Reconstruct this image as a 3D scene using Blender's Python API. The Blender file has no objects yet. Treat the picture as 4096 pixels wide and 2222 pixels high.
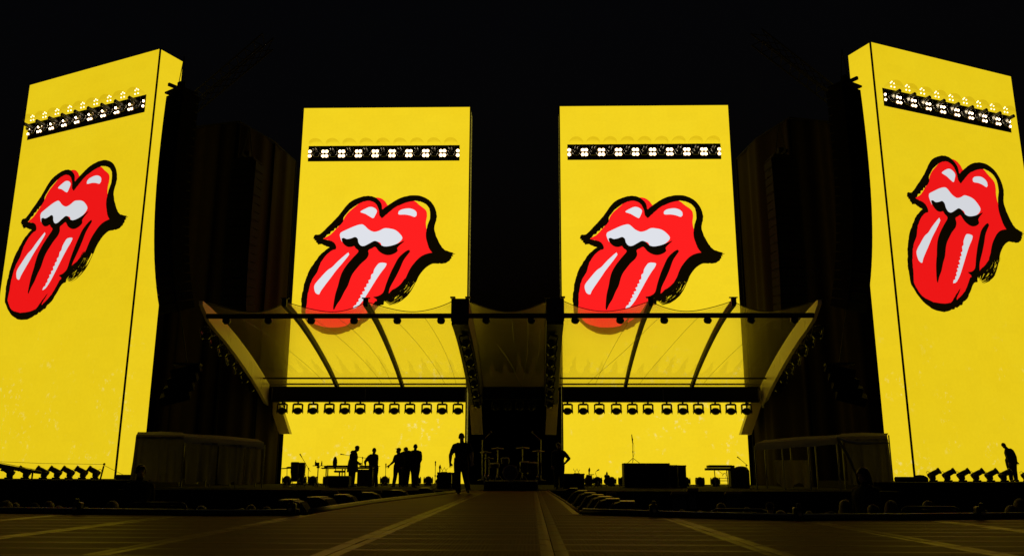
import bpy, bmesh, math, random
from mathutils import Vector, Matrix, Euler
random.seed(7)
R = math.radians
scene = bpy.context.scene
COL = scene.collection

# ------------------------------------------------------------------ camera
CAMLOC = Vector((0.945, 0.0, 0.65))
PITCH, YAW, ROLL, FPX = R(13.0), R(1.341), R(0.154), 3356.0      # FPX: focal length in pixels of a 4096 wide frame
cam = bpy.data.cameras.new('camera')
cam.sensor_width = 36.0
cam.lens = 36.0 * FPX / 4096.0
cam.clip_end = 2000.0
cam_ob = bpy.data.objects.new('camera', cam)
COL.objects.link(cam_ob)
cam_ob.matrix_world = (Matrix.Translation(CAMLOC) @ Matrix.Rotation(YAW, 4, 'Z') @
                       Matrix.Rotation(math.pi / 2 + PITCH, 4, 'X') @ Matrix.Rotation(ROLL, 4, 'Z'))
scene.camera = cam_ob

# ------------------------------------------------------------------ night sky, faint stadium glow, exposure
world = bpy.data.worlds.new('World'); scene.world = world; world.use_nodes = True
wn = world.node_tree.nodes
sky = wn.new('ShaderNodeTexSky'); sky.sky_type = 'NISHITA'; sky.sun_disc = False
sky.sun_elevation = R(-4); sky.sun_rotation = R(200)
world.node_tree.links.new(sky.outputs[0], wn['Background'].inputs[0])
wn['Background'].inputs[1].default_value = 0.085
moon = bpy.data.lights.new('moon', 'SUN'); moon.energy = 0.004; moon.angle = R(0.5); moon.color = (1, .9, .75)
moon_ob = bpy.data.objects.new('moon', moon); COL.objects.link(moon_ob); moon_ob.rotation_euler = (R(50), 0, R(20))
scene.view_settings.view_transform = 'Standard'; scene.view_settings.look = 'None'
scene.view_settings.exposure = 0; scene.view_settings.gamma = 1
scene.render.engine = 'CYCLES'
scene.cycles.max_bounces = 8; scene.cycles.transparent_max_bounces = 16
scene.cycles.sample_clamp_indirect = 3.0

# basis of the photograph's camera: real points are found on real planes from it
_rt0 = Vector((math.cos(YAW), math.sin(YAW), 0))
_fw = Vector((-math.sin(YAW) * math.cos(PITCH), math.cos(YAW) * math.cos(PITCH), math.sin(PITCH)))
_up0 = _rt0.cross(_fw)
_rt = _rt0 * math.cos(ROLL) + _up0 * math.sin(ROLL)
_up = -_rt0 * math.sin(ROLL) + _up0 * math.cos(ROLL)
def ray(px, py): return _fw + _rt * ((px - 2048) / FPX) + _up * ((1111 - py) / FPX)
def atY(px, py, Y):
    d = ray(px, py); return CAMLOC + d * ((Y - CAMLOC.y) / d.y)
def atZ(px, py, Z):
    d = ray(px, py); return CAMLOC + d * ((Z - CAMLOC.z) / d.z)
def on_plane(px, py, P, N):
    d = ray(px, py); return CAMLOC + d * ((P - CAMLOC).dot(N) / d.dot(N))
def X_at(px, Y, Z=0.5):          # world x of a picture column at a depth
    a = atY(px, 1886, Y); return a.x

# ------------------------------------------------------------------ materials
MATS = {}
def mat(name, base=(.02, .02, .02), rough=.6, metal=0., spec=.5, noise=None, bump=None, emit=None, estr=1.0):
    m = bpy.data.materials.new(name); m.use_nodes = True
    nt = m.node_tree; b = nt.nodes['Principled BSDF']
    b.inputs['Base Color'].default_value = (*base, 1); b.inputs['Roughness'].default_value = rough
    b.inputs['Metallic'].default_value = metal; b.inputs['Specular IOR Level'].default_value = spec
    tc = nt.nodes.new('ShaderNodeTexCoord')
    if noise:
        sc, amt = noise
        n = nt.nodes.new('ShaderNodeTexNoise'); n.inputs['Scale'].default_value = sc; n.inputs['Detail'].default_value = 5
        nt.links.new(tc.outputs['Object'], n.inputs['Vector'])
        r = nt.nodes.new('ShaderNodeMixRGB'); r.blend_type = 'MIX'
        r.inputs[1].default_value = (*[c * (1 - amt) for c in base], 1); r.inputs[2].default_value = (*[min(1, c * (1 + amt)) for c in base], 1)
        nt.links.new(n.outputs[0], r.inputs[0]); nt.links.new(r.outputs[0], b.inputs['Base Color'])
        rr = nt.nodes.new('ShaderNodeMapRange'); rr.inputs['To Min'].default_value = max(0, rough - .12); rr.inputs['To Max'].default_value = min(1, rough + .12)
        nt.links.new(n.outputs[0], rr.inputs['Value']); nt.links.new(rr.outputs[0], b.inputs['Roughness'])
    if bump:
        sc, amt = bump
        n2 = nt.nodes.new('ShaderNodeTexNoise'); n2.inputs['Scale'].default_value = sc
        nt.links.new(tc.outputs['Object'], n2.inputs['Vector'])
        bp = nt.nodes.new('ShaderNodeBump'); bp.inputs['Strength'].default_value = amt; bp.inputs['Distance'].default_value = .02
        nt.links.new(n2.outputs[0], bp.inputs['Height']); nt.links.new(bp.outputs[0], b.inputs['Normal'])
    if emit:
        b.inputs['Emission Color'].default_value = (*emit, 1); b.inputs['Emission Strength'].default_value = estr
    MATS[name] = m
    return m

mat('black_paint', (.009, .0085, .008), .6, spec=.35, noise=(9, .4))
mat('black_metal', (.02, .019, .018), .38, .3, noise=(14, .4))
mat('black_cloth', (.011, .010, .010), .95, spec=.1, noise=(5, .5), bump=(40, .3))
mat('drape_brown', (.014, .009, .004), .9, spec=.05, noise=(2.2, .5), bump=(25, .3))
mat('canvas', (.2, .19, .16), .75, spec=.3, noise=(3, .35), bump=(20, .35))
mat('canvas_trim', (.42, .4, .34), .7, spec=.3, noise=(4, .3))
for nm_ in ('canvas', 'canvas_trim'):                      # thin cloth: light from behind shows through
    nt_ = MATS[nm_].node_tree; ou_ = nt_.nodes['Material Output']; pb_ = nt_.nodes['Principled BSDF']
    tr_ = nt_.nodes.new('ShaderNodeBsdfTranslucent'); tr_.inputs[0].default_value = (.6, .55, .42, 1)
    mx_ = nt_.nodes.new('ShaderNodeMixShader'); mx_.inputs[0].default_value = .10
    nt_.links.new(pb_.outputs[0], mx_.inputs[1]); nt_.links.new(tr_.outputs[0], mx_.inputs[2]); nt_.links.new(mx_.outputs[0], ou_.inputs[0])
mat('chrome', (.4, .4, .4), .2, 1.0, noise=(20, .3))
mat('steel', (.3, .3, .29), .35, .9, noise=(18, .3))
mat('lens_glass', (.05, .05, .05), .06, spec=.9)
mat('wood_red', (.08, .022, .01), .35, noise=(8, .5))
mat('wood_tan', (.2, .12, .06), .5, noise=(7, .4))
mat('skin', (.42, .25, .17), .5, spec=.35, noise=(12, .15))
mat('hair_dark', (.02, .015, .011), .5, noise=(60, .6), bump=(120, .6))
mat('hair_brown', (.06, .035, .02), .5, noise=(60, .6), bump=(120, .6))
mat('tee_black', (.012, .012, .013), .9, spec=.15, noise=(10, .4), bump=(30, .4))
mat('trouser_dark', (.014, .014, .017), .85, spec=.2, noise=(10, .4), bump=(30, .4))
mat('coat_dark', (.016, .015, .015), .8, spec=.2, noise=(8, .4), bump=(22, .4))
mat('shirt_grey', (.05, .05, .055), .85, spec=.2, noise=(8, .4))
mat('shoe', (.02, .02, .02), .5)
mat('drum_shell', (.03, .012, .008), .35, noise=(6, .4))
mat('drum_skin', (.06, .055, .05), .55)
mat('brass', (.05, .035, .015), .45, 1.0, noise=(12, .3))
mat('grille', (.009, .009, .009), .8, spec=.12, bump=(220, .5))
mat('keys_white', (.5, .5, .48), .35)
mat('cable', (.012, .012, .012), .5)
mat('rope_red', (.14, .03, .015), .7)
mat('rim_trim', (.11, .095, .07), .42, .2, noise=(6, .4))
mat('wing_panel', (.68, .66, .6), .3, spec=.5, noise=(1.2, .12))
def see_light(nm_, f, c):                                    # stretched skin that lets some light through
    nt_ = MATS[nm_].node_tree; ou_ = nt_.nodes['Material Output']; pb_ = nt_.nodes['Principled BSDF']
    tr_ = nt_.nodes.new('ShaderNodeBsdfTranslucent'); tr_.inputs[0].default_value = (*c, 1)
    mx_ = nt_.nodes.new('ShaderNodeMixShader'); mx_.inputs[0].default_value = f
    nt_.links.new(pb_.outputs[0], mx_.inputs[1]); nt_.links.new(tr_.outputs[0], mx_.inputs[2]); nt_.links.new(mx_.outputs[0], ou_.inputs[0])
see_light('wing_panel', .28, (.9, .8, .6))
mat('lid_tan', (.3, .26, .19), .4, .2, noise=(6, .4))
mat('cabinet_dark', (.008, .008, .007), .6, spec=.2)
mat('rubber', (.016, .016, .016), .8)
mat('ground', (.05, .045, .04), .9, noise=(1.5, .4), bump=(8, .4))
mat('lamp', (.1, .1, .1), .3, emit=(1, .82, .55), estr=14.0)
mat('reflector', (.5, .42, .3), .3, .8, emit=(1, .5, .16), estr=.55)  # warm halo of the bulb painted in as emission of the dish
mat('lamp_reflection', (.1, .1, .1), .3, emit=(1, .82, .55), estr=3.0)  # emission for the lamp reflections painted into the hoods
mat('led_ink', (.01, .008, .004), .6, spec=.2, emit=(.0035, .0022, .0001))
mat('led_red_centre', (.02, .0, .0), .6, spec=.1, emit=(1.0, .014, .014))
mat('led_red_side', (.02, .0, .0), .6, spec=.1, emit=(.85, .0085, .0085))
mat('led_white_centre', (.02, .02, .02), .6, spec=.1, emit=(.74, .76, .82))
mat('led_white_side', (.02, .02, .02), .6, spec=.1, emit=(.66, .68, .72))

def deck_material():
    m = mat('deck_rubber', (.085, .05, .02), .42, spec=.028); nt = m.node_tree; b = nt.nodes['Principled BSDF']
    tc = nt.nodes.new('ShaderNodeTexCoord'); geo = nt.nodes.new('ShaderNodeNewGeometry')
    w = nt.nodes.new('ShaderNodeTexWave'); w.bands_direction = 'X'; w.inputs['Scale'].default_value = 9.0
    w.inputs['Distortion'].default_value = .15
    nt.links.new(geo.outputs['Position'], w.inputs['Vector'])
    n = nt.nodes.new('ShaderNodeTexNoise'); n.inputs['Scale'].default_value = 1.3; n.inputs['Detail'].default_value = 8; n.inputs['Roughness'].default_value = .65
    nt.links.new(geo.outputs['Position'], n.inputs['Vector'])
    cr = nt.nodes.new('ShaderNodeValToRGB')
    cr.color_ramp.elements[0].position = .3; cr.color_ramp.elements[0].color = (.12, .057, .009, 1)
    cr.color_ramp.elements[1].position = .72; cr.color_ramp.elements[1].color = (.21, .10, .018, 1)
    nt.links.new(n.outputs[0], cr.inputs[0]); nt.links.new(cr.outputs[0], b.inputs['Base Color'])
    mr = nt.nodes.new('ShaderNodeMapRange'); mr.inputs['To Min'].default_value = .5; mr.inputs['To Max'].default_value = .72
    nt.links.new(n.outputs[0], mr.inputs['Value']); nt.links.new(mr.outputs[0], b.inputs['Roughness'])
    bp = nt.nodes.new('ShaderNodeBump'); bp.inputs['Strength'].default_value = .5; bp.inputs['Distance'].default_value = .004
    nt.links.new(w.outputs[0], bp.inputs['Height']); nt.links.new(bp.outputs[0], b.inputs['Normal'])
deck_material()
mat('deck_edge', (.22, .108, .02), .44, spec=.06, noise=(1.1, .9))

def screen_material(name, col, sparkle=1.0):
    """LED picture: flat yellow with the drifting pale glitter of the video in its lower half."""
    m = bpy.data.materials.new(name); m.use_nodes = True; nt = m.node_tree
    b = nt.nodes['Principled BSDF']; b.inputs['Base Color'].default_value = (.015, .012, .004, 1); b.inputs['Roughness'].default_value = .6
    b.inputs['Specular IOR Level'].default_value = .15
    geo = nt.nodes.new('ShaderNodeNewGeometry')
    def noise(scale, det=2.0, rough=.5):
        n = nt.nodes.new('ShaderNodeTexNoise'); n.inputs['Scale'].default_value = scale; n.inputs['Detail'].default_value = det; n.inputs['Roughness'].default_value = rough
        nt.links.new(geo.outputs['Position'], n.inputs['Vector']); return n
    def rng(src, a, c, lo=0., hi=1.):
        r = nt.nodes.new('ShaderNodeMapRange'); r.interpolation_type = 'SMOOTHSTEP'
        r.inputs['From Min'].default_value = a; r.inputs['From Max'].default_value = c; r.inputs['To Min'].default_value = lo; r.inputs['To Max'].default_value = hi
        nt.links.new(src, r.inputs['Value']); return r.outputs[0]
    def mul(a, c):
        k = nt.nodes.new('ShaderNodeMath'); k.operation = 'MULTIPLY'
        nt.links.new(a, k.inputs[0])
        if isinstance(c, float): k.inputs[1].default_value = c
        else: nt.links.new(c, k.inputs[1])
        return k.outputs[0]
    sep = nt.nodes.new('ShaderNodeSeparateXYZ'); nt.links.new(geo.outputs['Position'], sep.inputs[0])
    low = rng(sep.outputs[2], 9.0, 3.0)
    clus = rng(noise(.55, 3).outputs[0], .48, .62)
    fleck = rng(noise(3.0, 4, .7).outputs[0], .555, .70)
    glit = mul(mul(mul(low, clus), fleck), .75 * sparkle)
    tone = noise(.35, 2)
    c1 = nt.nodes.new('ShaderNodeMixRGB'); c1.inputs[1].default_value = (col[0] * .97, col[1] * .95, col[2], 1); c1.inputs[2].default_value = (col[0] * 1.0, col[1] * 1.04, col[2] * 1.6, 1)
    nt.links.new(tone.outputs[0], c1.inputs[0])
    c2 = nt.nodes.new('ShaderNodeMixRGB'); c2.inputs[2].default_value = (.92, .84, .42, 1)
    nt.links.new(glit, c2.inputs[0]); nt.links.new(c1.outputs[0], c2.inputs[1])
    # cabinet to cabinet calibration differences, half metre LED modules
    sc_ = nt.nodes.new('ShaderNodeVectorMath'); sc_.operation = 'MULTIPLY'; sc_.inputs[1].default_value = (1.1, 0, 2.0); nt.links.new(geo.outputs['Position'], sc_.inputs[0])
    fl_ = nt.nodes.new('ShaderNodeVectorMath'); fl_.operation = 'FLOOR'; nt.links.new(sc_.outputs[0], fl_.inputs[0])
    wnz = nt.nodes.new('ShaderNodeTexWhiteNoise'); wnz.noise_dimensions = '3D'; nt.links.new(fl_.outputs[0], wnz.inputs['Vector'])
    gn = nt.nodes.new('ShaderNodeTexNoise'); gn.inputs['Scale'].default_value = 6.5; gn.inputs['Detail'].default_value = 3; nt.links.new(geo.outputs['Position'], gn.inputs['Vector'])
    s1 = nt.nodes.new('ShaderNodeMapRange'); s1.inputs['To Min'].default_value = .988; s1.inputs['To Max'].default_value = 1.01; nt.links.new(wnz.outputs[0], s1.inputs['Value'])
    s2 = nt.nodes.new('ShaderNodeMapRange'); s2.inputs['From Min'].default_value = .3; s2.inputs['From Max'].default_value = .7; s2.inputs['To Min'].default_value = .982; s2.inputs['To Max'].default_value = 1.018; nt.links.new(gn.outputs[0], s2.inputs['Value'])
    nt.links.new(mul(s1.outputs[0], s2.outputs[0]), b.inputs['Emission Strength'])
    nt.links.new(c2.outputs[0], b.inputs['Emission Color'])
    MATS[name] = m
screen_material('led_yellow_centre', (.905, .648, .011), .7)
screen_material('led_yellow_side', (.81, .58, .0075), .42)
screen_material('led_yellow_return', (.84, .60, .009), .5)
def speckle_material():
    m = bpy.data.materials.new('led_speckle'); m.use_nodes = True; nt = m.node_tree
    b = nt.nodes['Principled BSDF']; b.inputs['Base Color'].default_value = (.02, .02, .01, 1); b.inputs['Roughness'].default_value = .7
    geo = nt.nodes.new('ShaderNodeNewGeometry'); n = nt.nodes.new('ShaderNodeTexNoise'); n.inputs['Scale'].default_value = 9; n.inputs['Detail'].default_value = 4
    nt.links.new(geo.outputs['Position'], n.inputs['Vector'])
    cr = nt.nodes.new('ShaderNodeValToRGB'); cr.color_ramp.elements[0].position = .4; cr.color_ramp.elements[0].color = (.02, .015, .001, 1)
    cr.color_ramp.elements[1].position = .62; cr.color_ramp.elements[1].color = (.33, .26, .03, 1)
    nt.links.new(n.outputs[0], cr.inputs[0]); nt.links.new(cr.outputs[0], b.inputs['Emission Color']); b.inputs['Emission Strength'].default_value = 1
    MATS['led_speckle'] = m
speckle_material()

def film_material(name, density, tint, gloss, rough, low_band=False):
    """clear plastic film, a thin slab: see-through skin with a sheen, a body that scatters light forward; a grainy, peaked translucent band runs along its low edge."""
    m = bpy.data.materials.new(name); m.use_nodes = True; nt = m.node_tree; nt.nodes.clear()
    out = nt.nodes.new('ShaderNodeOutputMaterial'); tr = nt.nodes.new('ShaderNodeBsdfTransparent'); tr.inputs[0].default_value = (*tint, 1)
    gl = nt.nodes.new('ShaderNodeBsdfGlossy'); gl.inputs['Roughness'].default_value = rough
    mx = nt.nodes.new('ShaderNodeMixShader'); mx.inputs[0].default_value = gloss
    nt.links.new(tr.outputs[0], mx.inputs[1]); nt.links.new(gl.outputs[0], mx.inputs[2]); surf = mx.outputs[0]
    if low_band:  # peaked translucent band over the low part of the film
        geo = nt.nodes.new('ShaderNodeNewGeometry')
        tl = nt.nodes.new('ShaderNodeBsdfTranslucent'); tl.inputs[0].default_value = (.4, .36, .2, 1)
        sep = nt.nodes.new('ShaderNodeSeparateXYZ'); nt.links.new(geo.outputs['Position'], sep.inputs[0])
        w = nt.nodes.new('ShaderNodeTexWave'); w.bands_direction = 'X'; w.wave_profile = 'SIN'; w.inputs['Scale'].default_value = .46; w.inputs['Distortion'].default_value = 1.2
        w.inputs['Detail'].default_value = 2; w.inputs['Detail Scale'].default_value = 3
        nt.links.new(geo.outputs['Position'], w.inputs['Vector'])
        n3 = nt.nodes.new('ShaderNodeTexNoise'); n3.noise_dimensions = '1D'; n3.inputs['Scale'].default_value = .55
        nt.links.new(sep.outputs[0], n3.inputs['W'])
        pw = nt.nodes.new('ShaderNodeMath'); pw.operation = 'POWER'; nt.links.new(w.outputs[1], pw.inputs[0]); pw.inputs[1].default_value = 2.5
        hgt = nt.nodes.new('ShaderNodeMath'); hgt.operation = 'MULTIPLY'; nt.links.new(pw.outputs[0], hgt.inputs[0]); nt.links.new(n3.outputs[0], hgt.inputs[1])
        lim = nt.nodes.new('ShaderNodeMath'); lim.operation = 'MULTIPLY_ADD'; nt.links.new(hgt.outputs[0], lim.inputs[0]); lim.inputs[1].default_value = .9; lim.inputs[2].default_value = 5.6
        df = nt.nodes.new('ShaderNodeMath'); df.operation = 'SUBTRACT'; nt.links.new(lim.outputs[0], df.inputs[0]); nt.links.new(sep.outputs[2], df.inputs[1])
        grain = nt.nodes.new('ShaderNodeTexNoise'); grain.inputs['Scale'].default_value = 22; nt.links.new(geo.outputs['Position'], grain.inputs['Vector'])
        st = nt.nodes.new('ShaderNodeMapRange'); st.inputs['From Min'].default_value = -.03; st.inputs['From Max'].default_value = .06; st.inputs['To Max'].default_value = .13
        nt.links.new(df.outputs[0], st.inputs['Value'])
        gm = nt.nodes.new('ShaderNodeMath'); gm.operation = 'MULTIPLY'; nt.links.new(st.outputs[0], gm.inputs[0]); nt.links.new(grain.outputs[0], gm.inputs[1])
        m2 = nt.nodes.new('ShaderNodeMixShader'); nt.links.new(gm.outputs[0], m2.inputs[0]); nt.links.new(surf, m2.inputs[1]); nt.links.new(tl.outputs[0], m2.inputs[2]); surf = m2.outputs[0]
    nt.links.new(surf, out.inputs['Surface'])
    if density:
        vs = nt.nodes.new('ShaderNodeVolumeScatter'); vs.inputs['Density'].default_value = density; vs.inputs['Anisotropy'].default_value = .955; vs.inputs['Color'].default_value = (1, .92, .5, 1)
        nt.links.new(vs.outputs[0], out.inputs['Volume'])
    MATS[name] = m
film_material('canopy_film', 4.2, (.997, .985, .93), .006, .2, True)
film_material('hood_film', 0, (.93, .91, .8), .008, .25)

# ------------------------------------------------------------------ mesh builder
class MB:
    def __init__(s): s.v = []; s.f = []; s.sm = []
    def add(s, vs, fs, smooth=False, M=None):
        o = len(s.v)
        s.v += [(M @ Vector(p)) if M is not None else Vector(p) for p in vs]
        s.f += [[o + i for i in f] for f in fs]; s.sm += [smooth] * len(fs); return s
    def box(s, c, d, M=None, taper=1.0):
        x, y, z = [k / 2 for k in d]; t = taper
        vs = [(-x, -y, -z), (x, -y, -z), (x, y, -z), (-x, y, -z), (-x * t, -y * t, z), (x * t, -y * t, z), (x * t, y * t, z), (-x * t, y * t, z)]
        vs = [Vector(c) + (M @ Vector(p) if M is not None else Vector(p)) for p in vs]
        return s.add(vs, [(0, 3, 2, 1), (4, 5, 6, 7), (0, 1, 5, 4), (1, 2, 6, 5), (2, 3, 7, 6), (3, 0, 4, 7)])
    def bbox(s, c, d, b=.02, M=None):
        """box with chamfered edges"""
        bm = bmesh.new(); bmesh.ops.create_cube(bm, size=1)
        bmesh.ops.scale(bm, vec=d, verts=bm.verts)
        bmesh.ops.bevel(bm, geom=bm.edges[:], offset=min(b, min(d) * .45), segments=1, affect='EDGES')
        bm.verts.ensure_lookup_table(); bm.verts.index_update()
        vs = [Vector(c) + (M @ v.co if M is not None else v.co) for v in bm.verts]
        fs = [[v.index for v in f.verts] for f in bm.faces]; bm.free()
        return s.add(vs, fs)
    def cyl(s, a, b, r0, r1=None, n=12, caps=True, smooth=True):
        a, b = Vector(a), Vector(b); r1 = r0 if r1 is None else r1
        q = (b - a).to_track_quat('Z', 'Y').to_matrix(); vs = []; fs = []
        for k in range(n):
            t = 2 * math.pi * k / n; d = q @ Vector((math.cos(t), math.sin(t), 0)); vs += [a + d * r0, b + d * r1]
        for k in range(n):
            i, j = 2 * k, 2 * ((k + 1) % n); fs.append((i, j, j + 1, i + 1))
        s.add(vs, fs, smooth)
        if caps:
            s.add([v for v in vs[0::2]], [list(range(n))[::-1]]); s.add([v for v in vs[1::2]], [list(range(n))])
        return s
    def tube(s, pts, r, n=8):
        pts = [Vector(p) for p in pts]; vs = []; fs = []; m = len(pts)
        for i, p in enumerate(pts):
            t = (pts[min(i + 1, m - 1)] - pts[max(i - 1, 0)]).normalized(); q = t.to_track_quat('Z', 'Y').to_matrix()
            rr = r[i] if isinstance(r, (list, tuple)) else r
            for k in range(n):
                a = 2 * math.pi * k / n; vs.append(p + q @ Vector((math.cos(a) * rr, math.sin(a) * rr, 0)))
        for i in range(m - 1):
            for k in range(n):
                fs.append((i * n + k, i * n + (k + 1) % n, (i + 1) * n + (k + 1) % n, (i + 1) * n + k))
        fs += [list(range(n))[::-1], [(m - 1) * n + k for k in range(n)]]
        return s.add(vs, fs, True)
    def lathe(s, prof, c=(0, 0, 0), M=None, n=16):
        vs = []; fs = []; m = len(prof)
        for r, z in prof:
            for k in range(n):
                a = 2 * math.pi * k / n; p = Vector((r * math.cos(a), r * math.sin(a), z)); vs.append(Vector(c) + (M @ p if M is not None else p))
        for i in range(m - 1):
            for k in range(n): fs.append((i * n + k, i * n + (k + 1) % n, (i + 1) * n + (k + 1) % n, (i + 1) * n + k))
        s.add(vs, fs, True)
        s.add(vs[:n], [list(range(n))[::-1]]); s.add(vs[-n:], [list(range(n))]); return s
    def ball(s, c, r, n=12, m=8):
        r = Vector((r, r, r)) if isinstance(r, (int, float)) else Vector(r)
        pr = []; vs = []; fs = []
        for i in range(m + 1):
            t = math.pi * i / m
            for k in range(n):
                a = 2 * math.pi * k / n
                vs.append(Vector(c) + Vector((r.x * math.sin(t) * math.cos(a), r.y * math.sin(t) * math.sin(a), -r.z * math.cos(t))))
        for i in range(m):
            for k in range(n): fs.append((i * n + k, i * n + (k + 1) % n, (i + 1) * n + (k + 1) % n, (i + 1) * n + k))
        return s.add(vs, fs, True)
    def prism(s, poly, h0, h1, M=None):
        """polygon in xz extruded along y from h0 to h1"""
        n = len(poly); vs = [(p[0], h0, p[1]) for p in poly] + [(p[0], h1, p[1]) for p in poly]
        fs = [list(range(n)), [n + k for k in range(n)][::-1]] + [(k, n + k, n + (k + 1) % n, (k + 1) % n) for k in range(n)]
        return s.add(vs, fs, False, M)
    def mesh(s, name, mats):
        me = bpy.data.meshes.new(name); me.from_pydata([tuple(v) for v in s.v], [], s.f)
        for m in (mats if isinstance(mats, (list, tuple)) else [mats]): me.materials.append(MATS[m])
        me.polygons.foreach_set('use_smooth', s.sm)
        bm = bmesh.new(); bm.from_mesh(me); bmesh.ops.recalc_face_normals(bm, faces=bm.faces); bm.to_mesh(me); bm.free()
        me.update(); return me

def link(name, data, parent=None, label=None):
    o = bpy.data.objects.new(name, data); COL.objects.link(o)
    if parent is not None: o.parent = parent
    if label: o['label'] = label
    return o
def tag(o, label, cat, group=None):
    o['label'] = label; o['category'] = cat
    if group: o['group'] = group
    return o
def empty(name, loc=(0, 0, 0), rz=0.):
    o = bpy.data.objects.new(name, None); o.empty_display_size = .1; COL.objects.link(o); o.location = loc; o.rotation_euler = (0, 0, rz); return o
def struct(name, mb, m):
    o = link(name, mb.mesh(name, m)); o['kind'] = 'structure'; return o

class Kit:
    """a thing with its parts; placed any number of times, meshes shared"""
    def __init__(s): s.p = []
    def part(s, name, mb, m, parent=None, label=None):
        s.p.append((name, mb.mesh(name, m) if isinstance(mb, MB) else mb, parent, label)); return len(s.p) - 1
    def place(s, name, loc, rot=(0, 0, 0), label='', cat='', group=None, scale=1.0):
        if len(s.p) == 1:
            o = link(name, s.p[0][1])
        else:
            o = bpy.data.objects.new(name, None); o.empty_display_size = .1; COL.objects.link(o); made = []
            for (n, me, par, lab) in s.p:
                c = bpy.data.objects.new(n, me); COL.objects.link(c); c.parent = o if par is None else made[par]
                if lab: c['label'] = lab
                made.append(c)
        o.location = loc
        if isinstance(rot, Matrix): o.rotation_euler = rot.to_euler()
        else: o.rotation_euler = rot
        o.scale = (scale,) * 3 if isinstance(scale, (int, float)) else scale
        return tag(o, label, cat, group)
ORD = ['first', 'second', 'third', 'fourth', 'fifth', 'sixth', 'seventh', 'eighth', 'ninth', 'tenth', 'eleventh', 'twelfth', 'thirteenth', 'fourteenth', 'fifteenth', 'sixteenth', 'seventeenth', 'eighteenth', 'nineteenth', 'twentieth']

# ------------------------------------------------------------------ ground, stage, runway
GZ = -1.65
struct('ground', MB().add([(-120, -60, GZ), (120, -60, GZ), (120, 160, GZ), (-120, 160, GZ)], [(0, 1, 2, 3)]), 'ground')

# main stage: black floor with a draped front, and lower side wings
st = MB()
outline = [(-14.2, 31.2), (-4.5, 30.8), (4.5, 30.8), (14.2, 31.2), (14.2, 45.4), (-14.2, 45.4)]
n = len(outline)
st.add([(x, y, 0) for x, y in outline] + [(x, y, GZ) for x, y in outline], [list(range(n))] + [(k, (k + 1) % n, n + (k + 1) % n, n + k) for k in range(n)])
struct('stage', st, 'black_cloth')
for sx in (-1, 1):
    w = MB(); ol = [(sx * 14.25, 33.2), (sx * 34, 36.2), (sx * 34, 39.6), (sx * 19.0, 39.0), (sx * 14.25, 40.4)]
    m = len(ol)
    w.add([(x, y, .3) for x, y in ol] + [(x, y, GZ) for x, y in ol], [list(range(m))] + [(k, (k + 1) % m, m + (k + 1) % m, m + k) for k in range(m)])
    struct('stage_wing', w, 'black_cloth')

# runway and end platform built of deck panels
def lerp_tab(tab, x):
    if x <= tab[0][0]: return tab[0][1]
    for (a, p), (b, q) in zip(tab, tab[1:]):
        if x <= b: return p + (q - p) * (x - a) / (b - a)
    return tab[-1][1]
FAR = [(-12, 13.9), (-7.4, 13.5), (-5, 13.1), (-3.6, 12.95), (-2.5, 13.3), (-2.45, 13.9), (1.65, 14.0), (1.75, 13.9), (3.06, 12.95), (4.54, 12.3), (6.2, 12.5), (8.2, 13.0), (12, 14.2)]
LEFT = [(13, -2.62), (13.9, -2.55), (18.3, -2.37), (23, -1.89), (27.1, -1.45), (31, -1.3)]
RIGHT = [(13, 1.72), (19.5, 1.68), (30.4, 1.5), (31, 1.5)]
def deck_panel(x0a, x1a, x0b, x1b, y0a, y0b, y1a, y1b, lab):
    """one tread panel, corners (x0a,y0a) (x1a,y0b) near, (x0b,y1a) (x1b,y1b) far; worn rounded rim around a flat field"""
    g = .004; ex = .11; ey = .04
    P = [Vector((x0a + g, y0a + g, 0)), Vector((x1a - g, y0b + g, 0)), Vector((x1b - g, y1b - g, 0)), Vector((x0b + g, y1a - g, 0))]
    c = sum(P, Vector()) / 4
    w = max(.2, (P[1] - P[0]).length); h = max(.1, (P[3] - P[0]).length)
    def inset(fx, fy): return [c + Vector(((p.x - c.x) * (1 - 2 * fx / w), (p.y - c.y) * (1 - 2 * fy / h), 0)) for p in P]
    I, K2 = inset(.11, .05), inset(.05, .024)
    dz = random.uniform(-.0012, .0012); dr = -.004 - random.random() * .004
    vs = [(p.x, p.y, dz) for p in I] + [(p.x, p.y, dz + dr * .3) for p in K2] + [(p.x, p.y, dz + dr) for p in P] + [(p.x, p.y, -.05) for p in P]
    fs = [(0, 1, 2, 3)] + [(o_ + k, o_ + 4 + k, o_ + 4 + (k + 1) % 4, o_ + (k + 1) % 4) for o_ in (0, 4, 8) for k in range(4)]
    me = bpy.data.meshes.new('deck_panel'); me.from_pydata(vs, [], [f[::-1] if i else f for i, f in enumerate(fs)])
    me.materials.append(MATS['deck_rubber']); me.materials.append(MATS['deck_edge'])
    for i, p in enumerate(me.polygons): p.material_index = 1 if 0 < i < 9 else 0
    bm = bmesh.new(); bm.from_mesh(me); bmesh.ops.recalc_face_normals(bm, faces=bm.faces)
    if bm.faces[0:1] and sum(f.normal.z for f in bm.faces) < 0: bmesh.ops.reverse_faces(bm, faces=bm.faces)
    bm.to_mesh(me); bm.free()
    return link('deck_panel', me, lab)
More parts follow.
